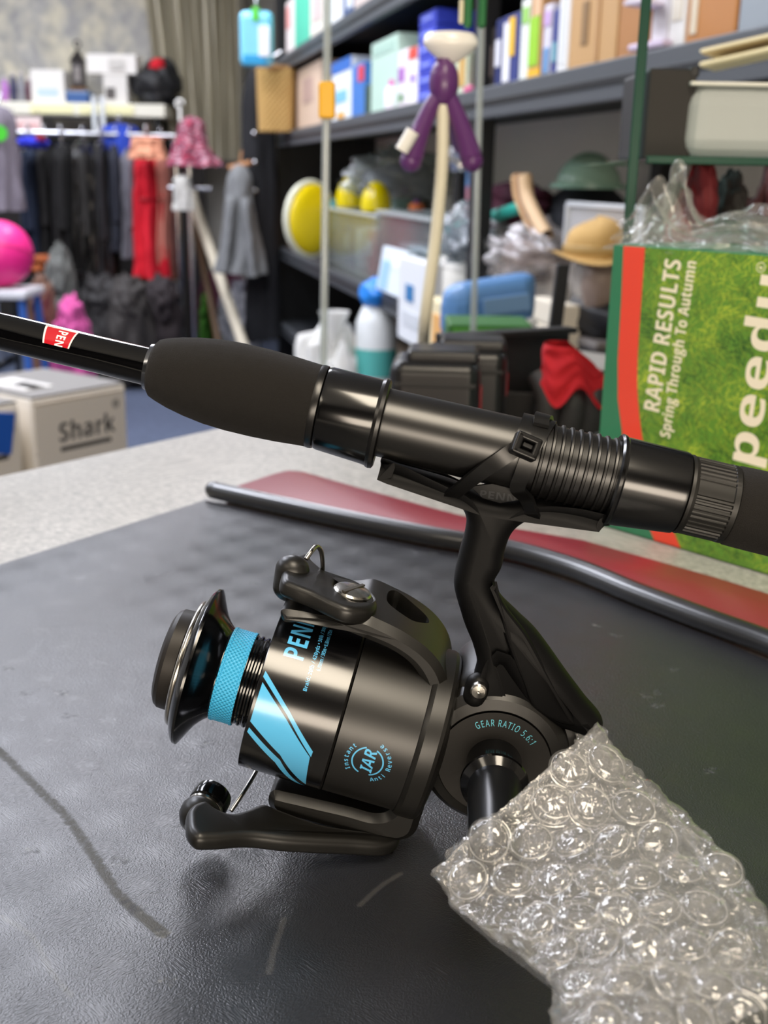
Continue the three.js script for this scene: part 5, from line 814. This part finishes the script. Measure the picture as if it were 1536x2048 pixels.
// ---------------------------------------------------------------- vacuum cleaner cartons at the left
{
  const dark = '#3a3836';
  function carton(label, FL, FR, depth, yTop, draw, extras) {
    const ex = FR.clone().sub(FL).setY(0), w = ex.length(); ex.normalize(); const ez = V3(-ex.z, 0, ex.x); if (ez.dot(FL) < 0) ez.negate(); // ez: away from the camera
    const t = thing('vacuum_carton', label, 'carton', FL.clone().add(FR).multiplyScalar(.5).addScaledVector(ez, depth / 2).setY(0)); t.rotation.y = Math.atan2(-ex.z, ex.x);
    part('carton', rbox(w, yTop, depth, .006).translate(0, yTop / 2, 0), C(0xefe8dc), t); part('lid', rbox(w * .985, .006, depth * .985, .002).translate(0, yTop + .0022, 0), C(0x77736e), t, 'grey printed lid');
    part('lid_label', mergeGeometries([rbox(w * .3, .003, depth * .5, .001).translate(-w * .2, yTop + .006, 0), rbox(w * .16, .003, depth * .3, .001).translate(-w * .2, yTop + .006, depth * .1)]), C(0xdedad4), t);
    const tx = canvasTex(512, 512, (c) => { c.fillStyle = '#efe8dc'; c.fillRect(0, 0, 512, 512); draw(c); });
    part('printed_front', rbox(w * .97, w * .97, .003, .001).translate(0, yTop - w * .5 - .006, depth / 2 + .001), std(0xffffff, .6, { map: tx }), t, 'printed front panel'); extras?.(t, w, yTop, depth);
  }
  const yt = 0.70, FL = onY(62, 800, yt), FR = onY(250, 768, yt);
  carton('cream vacuum cleaner carton lettered Shark with a grey lid', FL, FR, .3, yt, (c) => { c.fillStyle = dark; c.font = 'bold 118px sans-serif'; c.fillText('Shark', 120, 190); c.fillRect(128, 215, 290, 20); c.fillStyle = '#c8a8a0'; c.fillRect(130, 292, 260, 8); c.fillStyle = '#a8a49c'; c.beginPath(); c.arc(455, 62, 22, 0, 7); c.fill(); c.fillStyle = '#d8cbb8'; c.fillRect(0, 0, 512, 12); c.fillStyle = '#8a8680'; c.fillRect(120, 340, 60, 14); });
  const d = FR.clone().sub(FL).setY(0).normalize(), FR2 = onY(44, 800, yt).addScaledVector(d, -.0), FL2 = FR2.clone().addScaledVector(d, -.27);
  carton('cream carton with blue tape left of the Shark carton', FL2.clone().add(V3(-.005, 0, .012)), FR2.clone().add(V3(-.005, 0, .012)), .3, yt - .004, (c) => { c.fillStyle = dark; c.fillRect(330, 190, 120, 22); c.fillRect(350, 330, 110, 60); c.fillStyle = '#a8a49c'; c.fillRect(470, 60, 20, 40); }, (t, w, y, dep) => part('blue_tape', rbox(.05, .09, .003, .001).rotateZ(-.2).translate(w * .33, y - .06, dep / 2 + .004), C(0x1b5fc8, .6), t, 'strip of blue tape'));
}

// ---------------------------------------------------------------- things standing on the counter
const KY = CT + .0005;
{ // clear poles of a counter display
  const pole = (label, xb, yb, xt, clip) => { const B = onY(xb, yb, CT), d = -B.z, Tp = onPlane(xt, -60, V3(0, 0, -d), V3(0, 0, 1)), t = thing('acrylic_pole', label, 'pole', B); const top = Tp.clone().sub(B); part('tube', rod(V3(0, .004, 0), top, .0042, 18), std(0xe4eaea, .1, { transmission: .7, thickness: 0 }), t); part('core', rod(V3(0, .004, 0), top, .0012, 8), C(0xc4c8c8, .3), t); part('foot_disc', new THREE.CylinderGeometry(.016, .018, .006, 24).translate(0, .0035, 0), M.chrome, t); clip?.(t, d, B); };
  pole('clear acrylic pole with a yellow clip on the counter edge', 646, 806, 656, (t, d, B) => { const b = onZ(638, 164, 671, 238, d); part('clip', rbox(b.w, b.h, .012, .003).translate(b.x - B.x, b.y0 + b.h / 2 - B.y, .004), std(0xf2b400, .4), t, 'yellow plastic clip'); });
  pole('clear acrylic pole right of the purple tripod', 944, 752, 966);
}
{ // purple tripod with white head on a cream ribbed pole
  const z = 1.12, P = (x, y, dz = 0) => onPlane(x, y, V3(0, 0, -z + dz), V3(0, 0, 1)), B = onY(846, 772, CT), t = thing('mini_tripod', 'purple mini tripod with a white oval head on a cream ribbed pole', 'tripod', B), rel = (p) => p.sub(B);
  part('ribbed_pole', (() => { const c = [B.clone().add(V3(0, .002, 0)), P(850, 640), P(872, 470), P(884, 330), P(886, 205)].map((p) => p.clone().sub(B)); const g = new THREE.TubeGeometry(new THREE.CatmullRomCurve3(c), 220, .0060, 14); return displaced(g, () => { }); })(), C(0xdcd6c0, .4), t, 'cream ribbed pole'); part('pole_foot', new THREE.CylinderGeometry(.018, .022, .008, 24).translate(0, .0045, 0), M.chrome, t);
  const hub = rel(P(888, 165)); const m = std(0x5b2a68, .38, { clearcoat: .2 });
  part('hub', displaced(new THREE.SphereGeometry(1, 24, 18), (v) => { v.set(v.x * .014, v.y * .022, v.z * .013); }).translate(hub.x, hub.y, hub.z), m, t);
  const leg = (pts, r) => { const c = new THREE.CatmullRomCurve3(pts.map((p) => rel(P(...p)))), g = new THREE.TubeGeometry(c, 40, 1, 14, false), q = g.attributes.position; const fr = c.getSpacedPoints(40); for (let i = 0; i < q.count; i++) { const k = Math.floor(i / 15), f = k / 40, s = r * (.75 + .5 * f) * (f > .97 ? .8 : 1), o = c.getPointAt(Math.min(1, f)); q.setXYZ(i, o.x + (q.getX(i) - o.x) * s, o.y + (q.getY(i) - o.y) * s, o.z + (q.getZ(i) - o.z) * s); } g.computeVertexNormals(); const e = rel(P(...pts[pts.length - 1])); const cap = new THREE.SphereGeometry(r * 1.2, 14, 10).translate(e.x, e.y, e.z); return mergeGeometries([g, cap]); };
  part('leg', leg([[884, 178], [862, 215], [838, 270], [822, 322]], .0088), m, t); part('leg', leg([[892, 178], [912, 225], [930, 275], [944, 322]], .0088), m, t); part('leg', leg([[888, 178, -.01], [898, 215, -.03], [915, 255, -.05], [925, 290, -.06]], .008), m, t);
  { const a = rel(P(826, 262, .012)), b = rel(P(803, 302, .012)); part('leg_plate', rod(a, b, .0065, 12), M.white, t, 'white leg plate'); }
  { const c = rel(P(901, 88)); part('oval_head', displaced(new THREE.SphereGeometry(1, 36, 26), (v) => { const w = v.y > 0 ? 1 : 1 - .55 * Math.pow(-v.y, 1.2); v.set(v.x * .0255 * w, v.y > .55 ? .0165 * (.55 + (v.y - .55) * .3) : v.y * (v.y > 0 ? .0165 : .0185), v.z * .016 * w); }).translate(c.x, c.y, c.z), std(0xf4f0ea, .25, { clearcoat: .3 }), t, 'white oval head'); part('head_neck', rod(rel(P(888, 118)), rel(P(888, 150)), .008, 14), m, t); }
}
shelfBottle('hot pink bottle behind the right leg of the tripod', [926, 172, 956, 262], 0xf0589a, 0xf8a8cc, { base: yMid + .001, q: .965 });
{ // green pens hung above
  const b = onZ(926, -40, 976, 58, 1.12), t = thing('green_tube_pair', 'pair of dark green tubes hanging beside the clear pole', 'tubes', V3(b.x, b.y0, -1.12)); for (const k of [-.28, .28]) part('tube', new THREE.CapsuleGeometry(b.w * .17, b.h * .9, 6, 16).translate(b.w * k, b.h * .55, 0), C(0x1f6a38, .3), t); part('pale_cap', new THREE.CapsuleGeometry(b.w * .1, b.h * .4, 6, 12).translate(-b.w * .55, b.h * .35, 0), C(0xd8d0b0), t); part('clip', rbox(b.w, .006, .01, .002).translate(0, b.h * 1.0, 0), M.black, t); part('hang_wire', rod(V3(b.w * .3, b.h, 0), V3(b.w * .33, b.h + .5, 0), .0015, 8), M.chrome, t);
}
{ // pair of black battery packs lying in a black tray
  const A = onY(842, 826, CT + .004), E = onY(1066, 842, CT + .004), F2 = onY(1148, 742, CT + .004);
  const ex = E.clone().sub(A).setY(0), w = ex.length(); ex.normalize(); const ez = V3(ex.z, 0, -ex.x), dep = .15, h = .032;
  const t = thing('black_tray', 'black open tray on the counter behind the rod', 'tray', A.clone().addScaledVector(ex, w / 2 - .02).addScaledVector(ez, dep / 2).setY(KY)); t.rotation.y = Math.atan2(-ex.z, ex.x); const W2 = w + .04, m = std(0x1b1a1c, .5);
  part('tray_floor', rbox(W2, .004, dep, .001).translate(0, .003, 0), m, t); part('tray_side', rbox(W2, h, .006, .002).translate(0, h / 2, dep / 2), m, t); part('tray_side', rbox(W2, h * 1.6, .006, .002).translate(0, h * .8, -dep / 2), m, t); part('tray_side', rbox(.006, h, dep, .002).translate(-W2 / 2, h / 2, 0), m, t); part('tray_side', rbox(.006, h * 1.2, dep, .002).translate(W2 / 2, h * .6, 0), m, t);
  const back = onZ(905, 662, 1120, 720, 1.12), bb = thing('black_divider', 'long black divider board leaning behind the battery packs', 'lid', V3(back.x, KY, -1.14)); bb.rotation.y = .5; part('panel', rbox(.16, back.y1 - KY - .006, .008, .003).translate(0, (back.y1 - KY) / 2, 0), m, bb); part('lip', rbox(.16, .006, .02, .002).translate(0, back.y1 - KY - .004, .006), m, bb);
  const pack = (label, x0, x1, y0, y1, dz, z) => { const b = onZ(x0, y0, x1, y1, z), base = CT + .0058, u = thing('battery_pack', label, 'battery pack', V3(b.x, base, -z)); u.rotation.y = -.06; const hh = b.y1 - base; const g = rbox(b.w, hh, .07, .012); part('shell', g.translate(0, hh / 2, 0), std(0x131315, .32), u); part('raised_top', rbox(b.w * .8, .012, .052, .005).translate(.006, hh + .002, 0), std(0x19191c, .35), u); part('red_mark', rbox(.004, hh * .28, .018, .0015).translate(b.w / 2, hh * .55, .0), C(0x8a1820), u, 'dark red latch'); part('groove', rbox(b.w * .9, .004, .0715, .001).translate(0, hh * .75, 0), M.black, u); };
  pack('black battery pack with a stepped top at the front of the tray', 782, 960, 712, 800, 0, .985); pack('second black battery pack behind the first', 850, 1012, 690, 780, 0, 1.065);
}
{ // black post of a stand
  const B = onY(1100, 735, CT), d = -B.z, A = onPlane(1138, 528, V3(0, 0, -d), V3(0, 0, 1)), t = thing('black_post', 'short black square post standing on the counter', 'post', B); const v = A.clone().sub(B); const g = rbox(.0165, v.y, .0165, .002).translate(0, v.y / 2, 0); part('shaft', displaced(g, (p) => { p.x += (p.y / v.y) * v.x * .55; }), std(0x17181b, .5), t); part('foot_plate', rbox(.03, .003, .03, .001).translate(0, .0016, 0), M.black, t);
}
{ // glove
  const B = onY(1140, 872, CT), z = -B.z, b = onZ(1066, 680, 1222, 872, z), t = thing('work_glove', 'grey ribbed work glove with a bright red cuff lying on the counter', 'glove', V3(b.x, KY, b.z));
  const dk = std(0x2e2d2f, .6), h = b.y1 - KY;
  part('palm', blob(b.w * .95, h * .5, .05, 121, .12, 1.6), dk, t);
  const finger = (x0, x1, y0, y1, dz) => { const p0 = V3(b.w * x0, h * y0, dz), p1 = V3(b.w * x1, h * y1, dz + .012); return tube([p0, p0.clone().lerp(p1, .5).add(V3(.004, .003, .01)), p1], .0125, 20, 14); };
  for (const [x0, x1, dz] of [[-.42, -.34, .005], [-.12, -.04, .012], [.14, .2, .012], [.38, .34, .005]]) part('finger', mergeGeometries([finger(x0, x1, .64, .14, dz)]), std(0x3d3b3c, .55), t);
  part('cuff', gridGeo(48, 20, (s, v) => { const a = s * 6.2832, zig = .05 * Math.sin(a * 5) * (1 - v); return V3(Math.cos(a) * b.w * (.47 - .14 * v) * (1 + .08 * nz(s * 8, v * 3, 1)) - .006 * v, h * (.48 + zig * 2.2 + v * .5) - .3 * h * v * Math.max(0, Math.cos(a)) * .7, Math.sin(a) * .034 * (1 - .3 * v) + .006 * nz(s * 9, v * 4, 4) + .012); }), std(0xd01c28, .85, { side: THREE.DoubleSide }), t, 'bright red cuff');
}
// ---- glass cabinet
{
  const z = .84, e0 = onPlane(1287, 0, V3(0, 0, -z), V3(0, 0, 1)), e1 = onPlane(1212, 920, V3(0, 0, -z), V3(0, 0, 1)), x = e1.x, t = thing('glass_cabinet', 'glass display cabinet with green edged panes standing on the counter', 'display cabinet', V3(x, KY, -z));
  const hT = 0.62, dep = .34, az = Math.atan2(x + .012, z), green = std(0x0a3f30, .35, { specularIntensity: .4 }), gl = std(0xeaf6f2, .02, { transmission: .97, thickness: 0 });
  const tilt = (e0.x - e1.x) / (e0.y - e1.y);
  const side = new THREE.Group(); side.name = 'side_pane'; side.rotation.set(0, -az, 0); t.add(side);
  part('pane', new THREE.BoxGeometry(.0012, hT, dep).translate(.003, hT / 2, -dep / 2 - .002), gl, side); part('pane_edge', rbox(.0072, hT, .003, .001).translate(.003, hT / 2, -.0005), green, side, 'dark green cut edge');
  const ys = onZ(1400, 326, 1500, 334, z).y0 - KY, W3 = .34;
  const sh = new THREE.Group(); sh.name = 'glass_shelf'; sh.position.set(.008, ys, 0); t.add(sh); part('pane', new THREE.BoxGeometry(W3, .0012, dep).translate(W3 / 2 + .004, .004, -dep / 2), gl, sh); part('pane_edge', rbox(W3, .0055, .003, .001).translate(W3 / 2 + .004, .004, 0), green, sh, 'dark green cut edge');
  const ys2 = KY + ys + .0055;
  { const b = onZ(1284, 138, 1382, 326, .95), u = thing('black_case', 'plain black square case on the glass shelf', 'case', V3(b.x, ys2, -.97)); const h = b.y1 - ys2; part('shell', rbox(b.w, h, .1, .004).translate(0, h / 2, -.02), std(0x1c1a19, .6), u); part('front_plate', rbox(b.w * .94, h * .96, .003, .001).translate(0, h / 2, .031), std(0x211e1c, .7), u); part('clasp', rbox(b.w * .2, .008, .006, .002).translate(b.w * .42, h * .96, .03), M.black, u); }
  { const b = onZ(1372, 168, 1600, 326, .93), u = thing('clear_container', 'frosted clear plastic container on the glass shelf', 'container', V3(b.x, ys2, -.97)); const h = b.y1 - ys2; part('container_wall', displaced(rbox(b.w, h, .08, .016), (v) => { v.x *= 1 - .04 * (v.y / h); }).translate(0, h / 2, 0), std(0xccd2d2, .45, { transmission: .4, thickness: 0 }), u); part('rim', rbox(b.w * .97, .003, .078, .001).translate(0, h, 0), C(0xdcdcd4, .3), u); part('inner_card', rbox(b.w * .86, h * .75, .05, .006).translate(0, h * .48, 0), C(0xa8acaa), u); }
  { const P = [[1414, 134, 1600, 92], [1416, 108, 1600, 66]]; P.forEach(([x0, y0, x1, y1], i) => { const A = onPlane(x0, y0, V3(0, 0, -1.3), V3(0, 0, 1)), B = onPlane(x1, y1, V3(0, 0, -1.25), V3(0, 0, 1)), d = B.clone().sub(A), m = A.clone().lerp(B, .5), len = d.length(), u = thing('pale_slat', i ? 'upper pale wooden slat jutting from the shelving beyond the glass' : 'lower pale yellow slat jutting from the shelving beyond the glass', 'slat', m); u.rotation.set(0, -Math.atan2(d.z, d.x), Math.asin(d.y / len)); part('board', rbox(len, .006, .05, .002), C(i ? 0xc8b48c : 0xf0e6b8), u); part('edge_strip', rbox(len, .003, .004, .001).translate(0, .0, .0265), C(0xf6efcf), u); }); }
  // dark red and black goods low in the cabinet
  const goods = [['red felt bag low in the glass cabinet', 1330, 345, 1420, 560, 0xa01c28], ['black crumpled bag low in the glass cabinet', 1390, 372, 1480, 560, 0x1a1718], ['dark red and brown patterned scarf low in the glass cabinet', 1470, 350, 1600, 560, 0x5a2226]];
  goods.forEach(([l, x0, y0, x1, y1, c], i) => { const zz = 1.0 + i * .02, b = onZ(x0, y0, x1, y1, zz), n = l.includes('scarf') ? 'scarf' : 'bag', u = thing(n, l, n, V3(b.x, KY, -zz)); const h = b.y1 - KY; part('cloth_body', blob(b.w * 1.05, h, .08, 131 + i, .2, 2.6), C(c, .8), u); part('fold', blob(b.w * .6, h * .3, .05, 141 + i, .3).translate(b.w * .1, h * .74, .02), C(i === 1 ? 0x3a3434 : 0x7a2028, .7), u); });
}
// ---- lawn feed carton
{
  const P1 = onY(1186, 1046, CT), P2 = onY(1536, 1150, CT), ex = P2.clone().sub(P1).setY(0).normalize(), ez = V3(ex.z, 0, -ex.x), w = .30, dep = .085; // ez points away
  const N0 = ez.clone().negate(), hit = (px, py) => { const p = onPlane(px, py, P1, N0).sub(P1); return [p.dot(ex), p.y]; };
  const h = hit(1256, 492)[1];
  const t = thing('lawn_feed_carton', 'green grass printed carton with red stripe, lettered RAPID RESULTS, lying on its long side', 'carton', P1.clone().addScaledVector(ex, w / 2).addScaledVector(ez, dep / 2).setY(KY)); t.rotation.y = Math.atan2(-ex.z, ex.x);
  const N = 1400, NH = Math.round(N * h / w), S = N / w, to = (px, py) => { const [a, b] = hit(px, py); return [a * S, NH - b * S]; };
  const tx = canvasTex(N, NH, (c) => {
    c.fillStyle = '#5e8f2a'; c.fillRect(0, 0, N, NH); const r = rng(5);
    for (let k = 0; k < 16000; k++) { const x = r() * N, y = r() * NH, f = fbm(x * .006, y * .006, 3, 3), l = 10 + r() * 34, a = -1.2 + r() * 2.4 + f * 2; const g = .5 + f * .8 + (r() - .5) * .9; c.strokeStyle = `rgb(${Math.round(52 + 125 * g)},${Math.round(92 + 105 * g)},${Math.round(22 + 34 * g)})`; c.globalAlpha = .75; c.lineWidth = 1.5 + r() * 3; c.beginPath(); c.moveTo(x, y); c.quadraticCurveTo(x + Math.sin(a) * l * .5 + 3, y - Math.cos(a) * l * .5, x + Math.sin(a) * l, y - Math.cos(a) * l * .8); c.stroke(); }
    c.globalAlpha = 1;
    const area = (pts, col) => { c.fillStyle = col; c.beginPath(); pts.forEach((p, i) => { const q = to(...p); i ? c.lineTo(...q) : c.moveTo(...q); }); c.closePath(); c.fill(); };
    const redL = [[1248, 480], [1243, 600], [1236, 720], [1236, 800], [1246, 875], [1262, 950], [1288, 1030], [1312, 1090], [1340, 1150]], redR = [[1386, 1150], [1362, 1098], [1338, 1040], [1312, 970], [1294, 920], [1284, 868], [1276, 790], [1276, 720], [1282, 620], [1292, 480]];
    area([...smooth(redL.map((p) => [...p, 0]), 40, false).map((p) => [p.x, p.y]), ...smooth(redR.map((p) => [...p, 0]), 40, false).map((p) => [p.x, p.y])], '#e8452c');
    area([[1100, 480], ...redL, [1300, 1180], [1100, 1180]], '#2c7a54');
    const write = (text, a, b, cap, font) => { const A = to(...a), B = to(...b), ang = Math.atan2(B[1] - A[1], B[0] - A[0]), len = Math.hypot(B[0] - A[0], B[1] - A[1]), Cc = to(...cap), hh = Math.abs(-(Cc[0] - A[0]) * Math.sin(ang) + (Cc[1] - A[1]) * Math.cos(ang)); c.save(); c.translate(...A); c.rotate(ang); c.font = font; const m = c.measureText(text); c.scale(len / m.width, hh / 73); c.fillStyle = '#f1ead2'; c.fillText(text, 0, 0); c.restore(); };
    write('RAPID RESULTS', [1318, 830], [1364, 520], [1286, 826], 'bold 100px sans-serif'); write('Spring Through To Autumn', [1340, 880], [1394, 522], [1319, 877], 'bold 100px sans-serif');
    write('Speedu', [1500, 1008], [1575, 545], [1438, 1000], 'bold 100px sans-serif'); c.strokeStyle = '#f1ead2'; c.lineWidth = 2.5; { const q = to(1523, 535); c.beginPath(); c.arc(...q, 13, 0, 7); c.stroke(); c.font = 'bold 16px sans-serif'; c.fillStyle = '#f1ead2'; c.save(); c.translate(...q); c.rotate(-1.4); c.fillText('R', -6, 6); c.restore(); }
  });
  part('carton', rbox(w, h, dep, .002).translate(0, h / 2, 0), std(0x2c7a54, .45), t, 'dark green carton');
  part('printed_front', new THREE.BoxGeometry(w - .001, h - .001, .0012).translate(0, h / 2, dep / 2 + .0003), [0, 1, 2, 3, 5].reduce((a, i) => (a[i] = std(0x2c7a54, .45), a), Object.assign([], { 4: std(0xffffff, .32, { map: tx, clearcoat: .3 }) })), t, 'front printed with grass and cream lettering');
  // clear film bunched over the carton's top
  const u = thing('clear_wrap', 'crinkled clear plastic wrap bunched over the top of the green carton', 'plastic wrap', t.position.clone().setY(KY)); u.rotation.y = t.rotation.y; const m = std(0xf4f6f4, .08, { transmission: .9, thickness: 0, ior: 1.5, side: THREE.DoubleSide });
  const peak = (s) => .020 + .026 * Math.exp(-Math.pow((s - .085) / .035, 2)) + .010 * Math.min(1, s * 1.6) + .008 * nz(s * 9, 1, 2);
  for (const [dz, seed, k, lab] of [[.47, 1, 1, 'front_fold'], [.3, 4, .8, 'middle_fold'], [-.1, 8, 1.15, 'rear_fold']]) part(lab, gridGeo(140, 40, (s, v) => { const ridge = Math.abs(fbm(s * 9 + seed, v * 2.5, seed, 3)); return V3((s - .52) * w * 1.03 + .004 * nz(s * 14, v * 5, seed), h - .004 + v * peak(s) * k, dep * dz * (1 - v * .5) + .012 * fbm(s * 10, v * 3, seed + 2, 3) - .008 * ridge + (v < .08 ? .002 : 0)); }), m, u);
  part('twist', tube([V3(-w * .435, h + .040, .01), V3(-w * .43, h + .049, .012), V3(-w * .415, h + .053, .014), V3(-w * .405, h + .048, .012)], .0025, 24, 8), m, u);
}

// END
renderer.render(scene, camera);
